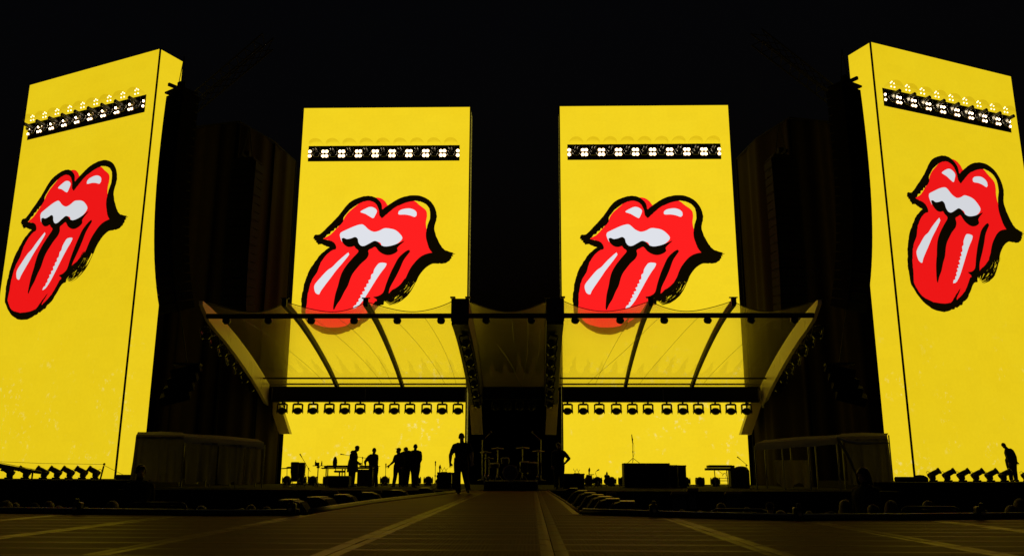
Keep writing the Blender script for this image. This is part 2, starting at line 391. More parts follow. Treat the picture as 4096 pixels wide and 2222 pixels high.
# the platform body under the panels
pb = MB(); near = -4.0
pts = [(-12, near), (12, near)] + [(x, y - .02) for x, y in reversed(FAR)]
m = len(pts)
pb.add([(x, y, -.05) for x, y in pts] + [(x, y, GZ) for x, y in pts], [list(range(m))] + [(k, (k + 1) % m, m + (k + 1) % m, m + k) for k in range(m)])
platform = struct('platform', pb, 'black_cloth')
rb = MB(); ys = [13.9, 16, 18.3, 20.5, 23, 25, 27.1, 29, 30.78]
pts = [(lerp_tab(LEFT, y) + .02, y) for y in ys] + [(lerp_tab(RIGHT, y) - .02, y) for y in reversed(ys)]
m = len(pts)
rb.add([(x, y, -.052) for x, y in pts] + [(x, y, GZ) for x, y in pts], [list(range(m))] + [(k, (k + 1) % m, m + (k + 1) % m, m + k) for k in range(m)])
runway = struct('runway', rb, 'black_cloth')
XS = [1.13 + 1.83 * k for k in range(-7, 7)]
ROW = .615; y = 3.8
while y < 14.6:
    for a, b in zip(XS, XS[1:]):
        fa, fb = lerp_tab(FAR, a + .01), lerp_tab(FAR, b - .01)
        if a > -2.7 and b < 1.2 or (a > -2.6 and b < 1.2): fa = fb = 13.9
        y1a, y1b = min(y + ROW, fa), min(y + ROW, fb)
        if y1a - y < .08 and y1b - y < .08: continue
        y1a, y1b = max(y1a, y + .03), max(y1b, y + .03)
        d = math.hypot(0, 0)
        if y < 5.5 and (a < -5 or b > 7): continue
        deck_panel(a, b, a, b, y, y, y1a, y1b, platform)
    y += ROW
y = 13.9
while y < 30.7:
    yb = min(y + ROW * (1.0 if y < 20 else 1.5), 30.75)
    cols = [(lerp_tab(LEFT, y), lerp_tab(LEFT, yb), -.70, -.70), (-.70, -.70, 1.13, 1.13), (1.13, 1.13, lerp_tab(RIGHT, y), lerp_tab(RIGHT, yb))]
    for a0, a1, b0, b1 in cols: deck_panel(a0, b0, a1, b1, y, y, yb, yb, runway)
    y = yb
# rims
def rim(pts, r, m, name, par, lab=None):
    o = link(name, MB().tube(pts, r, 8).mesh(name, m), par); 
    if lab: o['label'] = lab
farL = [(x, lerp_tab(FAR, x) + .03, .03) for x in (-12, -9, -7.4, -6, -5, -4.2, -3.6, -3.1, -2.62)]
farR = [(x, lerp_tab(FAR, x) + .03, .03) for x in (1.76, 2.2, 3.06, 3.8, 4.54, 5.3, 6.2, 7.2, 8.2, 10, 12)]
rim(farL, .045, 'black_metal', 'edge_rail', platform); rim(farR, .045, 'black_metal', 'edge_rail', platform)
rim([(x, yy - .02, zz + .045) for x, yy, zz in farL], .016, 'steel', 'edge_trim', platform); rim([(x, yy - .02, zz + .045) for x, yy, zz in farR], .016, 'steel', 'edge_trim', platform)
rim([(lerp_tab(LEFT, q) - .05, q, .02) for q in (13.9, 15, 16.5, 18.3, 20.5, 23, 25, 27.1, 29, 30.7)], .055, 'rim_trim', 'edge_rail', runway)
rim([(lerp_tab(LEFT, q) + .03, q, .008) for q in (13.9, 15, 16.5, 18.3, 20.5, 23, 25, 27.1, 29, 30.7)], .012, 'rope_red', 'edge_trim', runway)
rim([(lerp_tab(RIGHT, q) + .02, q, .01) for q in (14.05, 16, 18, 20, 23, 26, 30.7)], .022, 'rope_red', 'edge_rail', runway)
# a service ledge at the runway's right
lb = MB().box((2.2, 22.3, -.2), (.95, 16.4, .1)); o = struct('runway_ledge', lb, 'drape_brown')
lb = MB()
for (q0, q1) in ((14.4, 18.3), (18.3, 23), (23, 30.6)):
    a, b = lerp_tab(LEFT, q0) - .14, lerp_tab(LEFT, q1) - .14
    lb.add([(a, q0, -.16), (b, q1, -.16), (b - .95, q1, -.16), (a - .95, q0, -.16), (a, q0, -.28), (b, q1, -.28), (b - .95, q1, -.28), (a - .95, q0, -.28)], [(0, 1, 2, 3), (4, 7, 6, 5), (0, 4, 5, 1), (1, 5, 6, 2), (2, 6, 7, 3), (3, 7, 4, 0)])
struct('runway_ledge', lb, 'drape_brown')

# ------------------------------------------------------------------ video towers and their emblem
HT = 22.0
SLOT = (.45, 9.48, 18.57, 19.55)
def smooth_loop(pts, k=4, jit=0.0):
    out = []; n = len(pts)
    for i in range(n):
        p0, p1, p2, p3 = [Vector(pts[(i + j) % n]) for j in (-1, 0, 1, 2)]
        if (p2 - p1).length < 26:                       # short edges are brush corners: keep them hard
            out.append(p1); continue
        for j in range(k):
            t = j / k
            q = .5 * ((2 * p1) + (-p0 + p2) * t + (2 * p0 - 5 * p1 + 4 * p2 - p3) * t * t + (-p0 + 3 * p1 - 3 * p2 + p3) * t ** 3)
            out.append(q + Vector((random.uniform(-jit, jit), random.uniform(-jit, jit))))
    return out
def low(pts): return [(x, 1100 + (y - 1100) * 1.075 if y > 1100 else y) for x, y in pts]
UP = [(185, 440), (195, 430), (240, 425), (300, 370), (370, 300), (430, 235), (480, 170), (540, 110), (610, 75), (680, 58), (740, 60), (780, 75), (815, 105), (835, 140), (843, 185), (870, 165), (900, 145), (960, 105), (1020, 75), (1090, 55), (1160, 50), (1220, 60), (1275, 85), (1320, 125), (1350, 175), (1365, 225), (1365, 275), (1350, 330), (1345, 380), (1360, 440), (1390, 505), (1430, 565), (1480, 590), (1530, 604), (1518, 611), (1546, 614), (1515, 623), (1527, 634), (1507, 640), (1510, 655), (1495, 668), (1492, 680), (1470, 692), (1445, 705), (1395, 705),
      (1340, 660), (1320, 603), (1295, 565), (1275, 510), (1262, 440), (1268, 380), (1280, 330), (1298, 280), (1303, 225), (1290, 170), (1265, 140), (1230, 120), (1190, 108), (1155, 103), (1130, 108), (1080, 120), (1020, 140), (960, 170), (900, 220), (870, 245), (840, 268), (815, 245), (810, 210), (800, 170), (785, 140), (760, 118), (720, 105), (670, 110), (620, 130), (565, 165), (530, 190), (500, 225), (470, 265), (465, 300), (440, 335), (412, 352), (400, 372), (385, 368), (372, 392), (350, 396), (338, 420), (310, 430), (296, 452), (272, 470),
      (330, 485), (370, 500), (395, 535), (395, 565), (365, 575), (333, 553), (300, 540), (275, 530), (260, 520), (240, 522), (222, 527), (219, 514), (200, 498), (206, 488), (186, 484), (192, 474), (178, 468)]
LIP = [(1400, 702), (1330, 708), (1270, 740), (1225, 785), (1190, 835), (1165, 888), (1140, 880), (1120, 905), (1090, 880), (1070, 915), (1040, 892), (1070, 840), (1090, 795), (1120, 740), (1160, 690), (1200, 650), (1250, 620), (1320, 603), (1400, 600)]
TONGUE = low([(335, 553), (280, 590), (230, 640), (180, 710), (140, 770), (115, 830), (102, 860), (95, 890), (88, 900), (80, 960), (70, 990), (65, 1030), (60, 1050), (62, 1090), (64, 1176), (89, 1221), (139, 1283), (220, 1338), (299, 1365), (398, 1372), (489, 1347), (520, 1342), (540, 1325), (560, 1328), (598, 1307), (625, 1300), (640, 1278), (674, 1260), (695, 1248), (739, 1195), (788, 1135), (817, 1110), (850, 1100),
              (780, 1070), (732, 1130), (690, 1180), (657, 1210), (600, 1248), (567, 1262), (600, 1215), (637, 1169), (570, 1222), (503, 1286), (443, 1301), (341, 1308), (244, 1294), (172, 1266), (126, 1218), (102, 1164), (115, 1080), (120, 1020), (135, 960), (150, 900), (180, 840), (215, 790), (235, 730), (260, 680), (300, 630), (340, 590), (365, 575)])
MOUTH = [(452, 465), (470, 460), (500, 472), (540, 465), (580, 452), (605, 470), (612, 505), (635, 535), (670, 537), (720, 512), (765, 490), (800, 500), (830, 530), (870, 543), (930, 535), (990, 515), (1055, 490), (1010, 530), (985, 560), (990, 585), (960, 610), (910, 626), (860, 620), (810, 590), (775, 548), (740, 562), (708, 580), (710, 620), (690, 660), (640, 705), (600, 750), (560, 800), (535, 850), (510, 920), (475, 980), (440, 1050), (405, 1100), (375, 1155), (368, 1140), (375, 1080), (390, 1000), (415, 920), (430, 860), (455, 790), (500, 720), (560, 650), (612, 590), (585, 560), (572, 540), (540, 548), (505, 545), (475, 525), (455, 495)]
EDGE = [(1100, 575), (1110, 590), (1080, 630), (1045, 680), (1010, 760), (970, 840), (920, 930), (905, 980), (895, 1030), (860, 1070), (850, 1105), (780, 1092), (790, 1055), (755, 1030), (800, 1020), (850, 985), (880, 900), (920, 800), (960, 720), (1000, 650), (1060, 595)]
RED = low([(272, 470), (340, 430), (400, 370), (455, 310), (480, 260), (515, 215), (555, 180), (610, 135), (670, 90), (720, 85), (780, 72), (830, 80), (870, 110), (900, 150), (960, 140), (1080, 100), (1150, 105), (1200, 145), (1262, 195), (1272, 250), (1262, 310), (1268, 380), (1290, 480), (1340, 620), (1250, 650), (1150, 760), (1085, 870), (1010, 950), (930, 990), (840, 1060), (780, 1100), (740, 1150), (690, 1195), (640, 1235), (600, 1252), (560, 1275), (500, 1320), (400, 1340), (300, 1335), (200, 1290), (120, 1215), (90, 1130), (90, 1050), (110, 950), (150, 830), (200, 730), (280, 610), (360, 560), (370, 520), (330, 485)])
WHITE = [[(630, 210), (680, 178), (725, 162), (765, 172), (790, 200), (775, 240), (755, 270), (725, 258), (680, 230)],
         [(1000, 235), (1000, 205), (1020, 190), (1070, 178), (1115, 178), (1155, 195), (1173, 220), (1172, 245), (1155, 260), (1110, 245), (1060, 236)],
         [(432, 430), (440, 410), (500, 380), (580, 345), (640, 330), (670, 342), (710, 380), (760, 402), (810, 392), (860, 368), (910, 370), (960, 382), (1000, 410), (1035, 460), (1000, 505), (950, 530), (890, 543), (840, 538), (825, 510), (800, 498), (770, 492), (720, 514), (680, 540), (640, 540), (606, 505), (596, 470), (580, 460), (540, 470), (500, 478), (470, 466), (450, 467), (455, 500), (440, 470)],
         [(515, 600), (523, 620), (460, 700), (400, 770), (340, 850), (290, 915), (250, 970), (232, 1003), (205, 995), (190, 970), (188, 915), (240, 850), (310, 775), (360, 740), (420, 680)],
         [(820, 700), (880, 705), (870, 740), (835, 785), (790, 850), (740, 930), (690, 1010), (650, 1070), (600, 1125), (559, 1140), (572, 1110), (590, 1105), (596, 1080), (615, 1072), (612, 1050), (635, 1030), (630, 1010), (655, 1000), (648, 980), (675, 968), (668, 940), (690, 930), (690, 905), (712, 895), (708, 870), (730, 855), (735, 815), (755, 800), (762, 768), (790, 725)]]
def dry_brush():
    """broken bristle marks where the lip stroke runs dry"""
    I = [Vector(p) for p in [(1090, 795), (1070, 840), (1040, 890), (1000, 930), (950, 965), (905, 1000), (880, 1040), (862, 1078)]]
    O = [Vector(p) for p in [(1225, 785), (1190, 835), (1160, 900), (1130, 955), (1090, 1010), (1040, 1055), (985, 1090), (905, 1114)]]
    def at(t, s):
        t = min(max(t, 0), 6.999); i = int(t); k = t - i
        return (I[i].lerp(I[i + 1], k)).lerp(O[i].lerp(O[i + 1], k), s)
    rnd = random.Random(3); out = []
    def strand(s, a, b, w):
        m = 6; L = []; Rr = []
        for i in range(m + 1):
            t = a + (b - a) * i / m; ww = w * (1 - .7 * abs(2 * i / m - 1)) + .006
            L.append(at(t, s - ww)); Rr.append(at(t, s + ww))
        out.append(L + Rr[::-1])
    strand(.965, 1.4, 6.9, .045)
    for k in range(300):
        s = rnd.random() ** 1.5 * .95; a = rnd.uniform(1.3, 5.9); b = min(6.9, a + rnd.uniform(.4, 1.9))
        strand(s, a, b, rnd.uniform(.011, .034) * (1.7 if s < .35 else 1))
    return out
def z2px(p): return (1180 + p[0] / 2.4091, 760 + p[1] / 2.4091)

class Panel:
    def __init__(s, p0, p1):
        s.p0 = Vector((*p0, 0)); d = Vector((*p1, 0)) - s.p0; s.W = d.length; s.U = d.normalized(); s.N = Vector((s.U.y, -s.U.x, 0))
    def P(s, u, z, n=0.): return s.p0 + s.U * u + Vector((0, 0, z)) + s.N * n
    def uv(s, px, py):
        q = on_plane(px, py, s.p0, s.N) - s.p0; return Vector((q.dot(s.U), q.z))
PAN = {'L': Panel((-27.55, 43.4), (-18.3, 39.35)), 'CL': Panel((-12.76, 46.75), (-2.68, 46.75)),
       'CR': Panel((2.66, 46.75), (12.74, 46.75)), 'R': Panel((18.25, 39.3), (27.5, 43.3))}
LM = {'CL': [(1256.8, 942.6), (1821, 1014), (1333.6, 1237.4)], 'CR': [(2321.9, 942.7), (2898.9, 1013.2), (2423.6, 1237.4)],
      'L': [(87.7, 880.6), (513.5, 865.5), (112.7, 1173.6)], 'R': [(3627.6, 772.9), (4095, 933.2), (3747.8, 1128.6)]}
def affine(src, dst):
    a = Matrix(((src[1].x - src[0].x, src[2].x - src[0].x), (src[1].y - src[0].y, src[2].y - src[0].y)))
    b = Matrix(((dst[1].x - dst[0].x, dst[2].x - dst[0].x), (dst[1].y - dst[0].y, dst[2].y - dst[0].y)))
    A = b @ a.inverted(); return lambda q: A @ (q - src[0]) + dst[0]
CLuv = [PAN['CL'].uv(*p) for p in LM['CL']]
SHAPES = {'red': [smooth_loop(RED)], 'white': [smooth_loop(w, 3) for w in WHITE],
          'ink': [smooth_loop(UP, 4, 1.6), smooth_loop(LIP, 3), smooth_loop(TONGUE, 4, 2.2), smooth_loop(MOUTH, 4), smooth_loop(EDGE, 3)] + dry_brush()}
UVS = {k: [[PAN['CL'].uv(*z2px(p)) for p in s] for s in v] for k, v in SHAPES.items()}
TOWER_LABEL = {'L': 'outermost video tower on the left, turned inward, behind the row of spotlights',
               'CL': 'video tower behind the keyboards and the group of crew, tongue tip under the canopy',
               'CR': 'video tower behind the big black flight case, tongue tip under the canopy',
               'R': 'outermost video tower on the right, emblem touching the picture edge'}
def tower(key):
    pan = PAN[key]; side = key in 'LR'; W = pan.W
    root = empty('video_tower', pan.P(W / 2, GZ)); tag(root, TOWER_LABEL[key], 'video screen', 'video towers')
    O = Vector(root.location)
    inner_at_end = key in ('L', 'CL')                   # the stage axis lies beyond u = W on the left towers
    D = 1.55
    def mk(name, faces, m, par, lab=None):
        b = MB()
        for f in faces: b.add([p - O for p in f], [list(range(len(f)))])
        me = b.mesh(name, m); return link(name, me, par, lab)
    def quad(u0, u1, z0, z1, n=0.): return [pan.P(u0, z0, n), pan.P(u1, z0, n), pan.P(u1, z1, n), pan.P(u0, z1, n)]
    u0, u1, z0, z1 = SLOT; B = .02; Tp = HT
    ycol = 'led_yellow_side' if side else 'led_yellow_centre'
    scr = mk('screen', [quad(.03, W - .03, B, z0), quad(.03, u0, z0, z1), quad(u1, W - .03, z0, z1), quad(.03, W - .03, z1, Tp - .02)], ycol, root)
    # body: a box just behind the screen with a recess for the lamps
    b = MB()
    e = .012
    def bx(ua, ub, na, nb, za, zb):
        vs = [pan.P(ua, za, na), pan.P(ub, za, na), pan.P(ub, za, nb), pan.P(ua, za, nb), pan.P(ua, zb, na), pan.P(ub, zb, na), pan.P(ub, zb, nb), pan.P(ua, zb, nb)]
        b.add([v - O for v in vs], [(0, 1, 2, 3), (4, 7, 6, 5), (0, 4, 5, 1), (1, 5, 6, 2), (2, 6, 7, 3), (3, 7, 4, 0)])
    bx(.015, W - .015, -e, -D, GZ, z0); bx(.015, W - .015, -e, -D, z1, Tp); bx(.015, u0, -e, -D, z0, z1); bx(u1, W - .015, -e, -D, z0, z1); bx(u0, u1, -.75, -D, z0, z1)
    link('frame', b.mesh('frame', 'black_paint'), root)
    ue = W if inner_at_end else 0.0; s = 1 if inner_at_end else -1
    f = [pan.P(ue + s * .006, B, -.08), pan.P(ue + s * .006, B, -D), pan.P(ue + s * .006, Tp - .02, -D), pan.P(ue + s * .006, Tp - .02, -.08)]
    mk('side_screen', [f], 'led_yellow_return' if side else 'led_speckle', root, None if side else 'dim speckled side face of the tower')
    t = MB(); pts = [pan.P(ue + s * .008, B, -.035), pan.P(ue + s * .008, Tp, -.035)]
    t.cyl(pts[0] - O, pts[1] - O, .05 if side else .035, n=6); link('corner_trim', t.mesh('corner_trim', 'black_paint'), root)
    # emblem on the screen
    if key == 'CL': tf = lambda q: q
    else: tf = affine(CLuv, [pan.uv(*p) for p in LM[key]])
    sfx = 'side' if side else 'centre'
    for kind, m, off, nm in (('red', 'led_red_' + sfx, .006, 'emblem_fill'), ('white', 'led_white_' + sfx, .011, 'emblem_highlight'), ('ink', 'led_ink', .016, 'emblem_outline')):
        bb = MB()
        for i, poly in enumerate(UVS[kind]):
            q = [tf(p) for p in poly]
            bb.add([pan.P(min(max(p.x, .01), W - .002), p.y, off + .0004 * i) - O for p in q], [list(range(len(q)))])
        me = bpy.data.meshes.new(nm); me.from_pydata([tuple(v) for v in bb.v], [], bb.f); me.materials.append(MATS[m])
        link(nm, me, scr, {'emblem_fill': 'red lips and tongue', 'emblem_highlight': 'white teeth and highlights', 'emblem_outline': 'black brush outline'}[nm])
    return root
for k in ('L', 'CL', 'CR', 'R'): tower(k)

# blinder lamps in the slot of each tower (local: x along the slot, y out of the screen, z up)
def blinder_kit(upper):
    k = Kit()
    body = MB(); body.bbox((0, .0, -.02), (.5, .26, .22), .04)
    body.cyl((0, .1, .1), (0, .72, .16), .11, .095, 14); body.cyl((-.46, .02, 0), (.46, .02, 0), .045, n=8)
    for sx in (-1, 1): body.box((sx * .43, .02, -.01), (.13, .2, .46))
    bi = k.part('housing', body, 'black_metal')
    y = MB(); y.tube([(-.2, .2, .34), (-.24, .2, 0), (-.12, .24, -.24), (.12, .24, -.24), (.24, .2, 0), (.2, .2, .34)], .022, 6); k.part('yoke', y, 'steel')
    g = MB(); g.box((.1, .42, -.02), (.07, .16, .16), Matrix.Rotation(.5, 3, 'Y')); k.part('badge_plate', g, 'steel')
    for sx in (-1, 1):
        for sz in (-1, 1):
            l = MB(); l.ball((sx * .40, .16, -.02 + sz * .14), ((.05, .045, .05) if upper else (.062, .05, .062)), 10, 6); li = k.part('lamp', l, 'lamp'); k.part('reflector', MB().lathe([(r_ * (.8 if upper else 1), h_) for r_, h_ in ((.06, .0), (.085, .02), (.108, .05), (.112, .05), (.09, -.01))], (sx * .40, .1, -.02 + sz * .14), Matrix.Rotation(R(-90), 3, 'X'), 14), 'reflector', li)
    h = MB(); vs = []; fs = []; n = 16; r = .40
    for j, yy in enumerate((.12, .5, .62)):
        rr = (r, r, r * .9)[j]
        for i in range(n + 1):
            a = math.pi * i / n; vs.append((math.cos(a) * rr, yy, .49 + math.sin(a) * rr * .8))
    for j in range(2):
        for i in range(n): fs.append((j * (n + 1) + i, j * (n + 1) + i + 1, (j + 1) * (n + 1) + i + 1, (j + 1) * (n + 1) + i))
    h.add(vs, fs, True); h.add([vs[2 * (n + 1) + i] for i in range(n + 1)], [list(range(n + 1))])
    k.part('hood', h, 'hood_film')
    if upper:  # small glowing balls added as reflections of the slot lamps
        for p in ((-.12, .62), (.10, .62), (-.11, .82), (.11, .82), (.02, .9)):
            l = MB(); l.ball((p[0], .30, p[1] - .08), (.036, .03, .036), 8, 6); k.part('hood_reflection', l, 'lamp_reflection')
    return k
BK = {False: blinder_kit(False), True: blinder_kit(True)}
WHERE = {'L': 'far left tower', 'CL': 'tower behind the crew', 'CR': 'tower behind the flight case', 'R': 'far right tower'}
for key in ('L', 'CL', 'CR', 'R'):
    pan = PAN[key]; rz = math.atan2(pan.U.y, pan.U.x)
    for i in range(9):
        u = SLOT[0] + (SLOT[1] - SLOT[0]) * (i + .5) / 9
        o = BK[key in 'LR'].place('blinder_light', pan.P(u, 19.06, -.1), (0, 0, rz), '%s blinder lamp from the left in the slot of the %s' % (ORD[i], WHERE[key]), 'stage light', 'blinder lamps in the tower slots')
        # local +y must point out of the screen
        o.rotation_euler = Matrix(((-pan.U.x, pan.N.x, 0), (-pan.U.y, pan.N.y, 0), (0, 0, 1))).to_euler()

# ------------------------------------------------------------------ canopy
PROF = [(33.1, 7.32), (34.3, 7.24), (35.9, 7.06), (37.1, 6.88), (38.3, 6.67), (39.7, 6.4), (41.1, 6.1), (42.4, 5.8), (43.5, 5.5), (44.2, 5.3), (44.85, 5.08)]
def prof(y): return lerp_tab(PROF, y)
RX = [(1.55, 1.62), (2.25, 2.35), (5.72, 5.92), (9.02, 9.42), (12.3, 13.05)]      # rib x at the front and at the back
def ribx(i, y): a, b = RX[i]; return a + (b - a) * (y - 33.1) / (44.85 - 33.1)
canopy = empty('stage_canopy', (0, 33.1, 0)); tag(canopy, 'curved clear film canopy on dark ribs over the whole stage', 'canopy')
CO = Vector(canopy.location)
def cpart(name, mb, m, lab=None, par=None):
    mb.v = [Vector(v) - CO for v in mb.v]; return link(name, mb.mesh(name, m), par or canopy, lab)
def film(xa, xb, lab, cut=1.4, sag=.14):
    NU, NV = 24, 18; vs = []; fs = []
    for j in range(NV + 1):
        for i in range(NU + 1):
            u = i / NU; v = j / NV; bow = 1 - (2 * u - 1) ** 2
            yy = 33.1 + (44.85 - 33.1) * v + cut * bow * (1 - v) ** 2.2
            a, b = xa(yy), xb(yy)
            vs.append((a + (b - a) * u, yy, prof(yy) - sag * bow * math.sin(math.pi * min(1, v * .9 + .1)) + .01 * math.sin(9 * u + 5 * v)))
    for j in range(NV):
        for i in range(NU): q = j * (NU + 1) + i; fs.append((q, q + 1, q + NU + 2, q + NU + 1))
    n0 = len(vs); th = Vector((0, 0, .04)); full = [Vector(q) for q in vs] + [Vector(q) - th for q in vs]
    fl = fs + [tuple(n0 + i for i in reversed(f)) for f in fs]
    ring = list(range(NU + 1)) + [j * (NU + 1) + NU for j in range(1, NV + 1)] + [NV * (NU + 1) + i for i in range(NU - 1, -1, -1)] + [j * (NU + 1) for j in range(NV - 1, 0, -1)]
    fl += [(ring[i], n0 + ring[i], n0 + ring[(i + 1) % len(ring)], ring[(i + 1) % len(ring)]) for i in range(len(ring))]
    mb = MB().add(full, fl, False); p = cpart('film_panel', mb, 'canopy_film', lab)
    # hem cord along the scalloped edge
    cpart('hem_cord', MB().tube([Vector(vs[i]) + Vector((0, 0, .012)) for i in range(NU + 1)], .016, 5), 'cable', None, None)
    return p
for s in (-1, 1):
    for i in (1, 2, 3):
        film(lambda y, i=i, s=s: s * ribx(i, y), lambda y, i=i, s=s: s * ribx(i + 1, y), None)
film(lambda y: -ribx(0, y), lambda y: ribx(0, y), 'dark film bay between the two light posts')
def beam_along(xf, w, up, dn, name, m, ys=None, lab=None):
    b = MB(); ys = ys or [33.0, 33.5, 34.3, 35.9, 37.2, 38.3, 39.7, 41.1, 42.4, 43.5, 44.9]; n = len(ys); vs = []; fs = []
    for y in ys:
        x = xf(y); z = prof(y); vs += [(x - w / 2, y, z + up), (x + w / 2, y, z + up), (x + w / 2, y, z - dn), (x - w / 2, y, z - dn)]
    for i in range(n - 1):
        for k in range(4): fs.append((4 * i + k, 4 * i + (k + 1) % 4, 4 * i + 4 + (k + 1) % 4, 4 * i + 4 + k))
    fs += [(0, 1, 2, 3), (4 * n - 4, 4 * n - 3, 4 * n - 2, 4 * n - 1)]
    b.add(vs, fs); return cpart(name, b, m, lab)
for s in (-1, 1):
    for i in (2, 3):
        beam_along(lambda y, i=i, s=s: s * ribx(i, y), .15, .04, .22, 'rib', 'cabinet_dark')
        x = s * RX[i][0]
        cpart('rib_bracket', MB().bbox((x, 33.02, 7.3), (.2, .14, .34), .02).bbox((x, 33.05, 7.46), (.34, .1, .04), .01), 'black_metal')
    # the wide posts that carry the middle bay
    beam_along(lambda y, s=s: s * (ribx(0, y) + ribx(1, y)) / 2, .68, .05, .95, 'light_post', 'black_paint', None, 'wide black post beam beside the middle bay')
    xm = s * 1.9
    cpart('post_cap', MB().bbox((xm, 32.95, 6.95), (.72, .12, .92), .02).box((xm - .3, 32.95, 7.46), (.2, .2, .05)).box((xm + .3, 32.95, 7.46), (.2, .2, .05)), 'black_metal')
    # end fins and their legs
    F = MB(); ys = [33.0, 33.3, 34.0, 35, 36.5, 38.3, 40, 41.5, 43, 44.2, 45.0]; n = len(ys); vs = []; fs = []
    for y in ys:
        x = s * (ribx(4, y) + .04); t = (y - 33) / 12; h = .16 + .46 * min(1, (y - 33) / 1.2) + .042 * (y - 33); z = prof(y) + .03
        th = .16 * s; vs += [(x, y, z), (x + th, y, z), (x + th, y, z - h), (x, y, z - h)]
    for i in range(n - 1):
        for k in range(4): fs.append((4 * i + k, 4 * i + (k + 1) % 4, 4 * i + 4 + (k + 1) % 4, 4 * i + 4 + k))
    fs += [(0, 1, 2, 3), (4 * n - 4, 4 * n - 3, 4 * n - 2, 4 * n - 1)]
    F.add(vs, fs); cpart('end_fin', F, 'wing_panel', 'pale curved fin along the canopy end')
    def leg(xt, xb, wt, wb, nm, lab):
        L = MB(); zt, zb = 4.9, 2.62; yt, yb = 45.05, 45.6
        vs = []
        for (x, w, y, z) in ((xt, wt, yt, zt), ((xt + xb) / 2, (wt + wb) / 2, (yt + yb) / 2 - .05, (zt + zb) / 2), (xb, wb, yb, zb)):
            vs += [(s * (x - w / 2), y, z), (s * (x + w / 2), y, z), (s * (x + w / 2), y + .5, z), (s * (x - w / 2), y + .5, z)]
        fs = [(0, 1, 2, 3), (8, 9, 10, 11)] + [(4 * i + k, 4 * i + (k + 1) % 4, 4 * i + 4 + (k + 1) % 4, 4 * i + 4 + k) for i in range(2) for k in range(4)]
        L.add(vs, fs); cpart(nm, L, 'wing_panel', lab)
    leg(13.1, 12.36, .6, .56, 'fin_leg', None); leg(2.12, 1.98, .62, .58, 'post_leg', None)
    # header with its seams
    hd = MB().bbox((s * 7.76, 45.0, 4.67), (10.4, .5, .8), .02)
    H = cpart('header', hd, 'black_paint', 'black header box over the stage front')
    for xx in (2.62, 7.9, 12.9):
        cpart('header_strap', MB().box((s * xx, 44.735, 4.66), (.035, .02, .62)), 'steel')
    cpart('film_rail', MB().cyl((s * 2.4, 44.8, 5.2), (s * 13.0, 44.8, 5.2), .05, n=8), 'black_metal')
    cpart('purlin', MB().cyl((s * 2.4, 43.4, 5.36), (s * 13.0, 43.4, 5.36), .045, n=8), 'black_metal')
cpart('crossbeam', MB().cyl((-12.2, 33.2, 6.76), (12.2, 33.2, 6.76), .105, n=12), 'black_metal', 'long straight tube across the canopy mouth')
cpart('middle_header', MB().bbox((0, 45.0, 4.75), (3.1, .4, .66), .02), 'black_paint')
# thin stay wires lying under the film
rw = random.Random(11)
for (xa, ya, xb, yb) in ((-11.6, 33.6, -9.9, 43.9), (-8.4, 34.4, -6.9, 44), (-7.3, 34.5, -6.4, 44), (-5.0, 34.4, -3.6, 44), (-3.6, 34.4, -3.0, 44), (-.75, 38.2, .35, 44.5), (.1, 34.4, .15, 38.5), (.8, 34.5, .45, 44.4), (1.35, 36, .85, 44.4), (3.9, 44, 6.4, 34.4), (5.2, 34.4, 4.3, 44), (8.0, 34.4, 6.6, 44), (11.2, 34.4, 9.9, 44)):
    P = []; bow_ = rw.uniform(-.05, .3)
    for i in range(13):
        t = i / 12; yy = ya + (yb - ya) * t; P.append((xa + (xb - xa) * t + bow_ * math.sin(math.pi * t), yy, prof(yy) - .2 - .05 * math.sin(math.pi * t)))
    cpart('stay_wire', MB().tube(P, .007, 5), 'steel')

# ------------------------------------------------------------------ moving lights
def mover_kit(tilt=R(35)):
    """hanging moving head: clamp base, two yoke arms, tilted head with lens"""
    k = Kit(); b = MB().bbox((0, 0, -.05), (.34, .26, .09), .02).cyl((0, 0, -.01), (0, 0, .07), .04, n=8); k.part('base', b, 'black_metal')
    for sx in (-1, 1):
        a = MB().bbox((sx * .19, 0, -.24), (.06, .13, .40), .02).bbox((sx * .2, 0, -.40), (.05, .2, .14), .03).box((sx * .215, 0, -.485), (.02, .05, .06)); k.part('yoke_arm', a, 'black_metal')
    M = Matrix.Rotation(tilt, 3, 'X')
    h = MB().lathe([(.05, .15), (.13, .13), (.175, .05), (.18, -.05), (.15, -.1)], (0, 0, -.38), M, 14); hi = k.part('head', h, 'black_metal')
    l = MB().lathe([(.148, -.1), (.12, -.14), (.05, -.16)], (0, 0, -.38), M, 14); k.part('lens', l, 'lens_glass', hi)
    return k
MK = mover_kit()
GRP = 'moving lights hung under the header boxes'
for j, (lst, nm) in enumerate((((1130, 1192, 1253, 1318, 1380, 1441, 1516, 1578, 1640, 1707, 1769, 1832), 'header in front of the crew'), ((2270, 2333, 2397, 2465, 2529, 2592, 2667, 2731, 2793, 2861, 2923, 2985), 'header above the flight case'))):
    for i, px in enumerate(lst):
        MK.place('moving_light', (atY(px, 1620, 44.95).x, 44.95, 4.2), (0, 0, random.uniform(-.12, .12)), '%s moving light from the left under the %s' % (ORD[i], nm), 'stage light', GRP, (1.28, 1.1, 1.08))
for i, x in enumerate((-.95, -.32, .32, .95)):
    MK.place('moving_light', (x, 44.9, 4.36), (0, 0, 0), '%s of four dark moving lights under the middle bay' % ORD[i], 'stage light', 'moving lights under the middle bay')
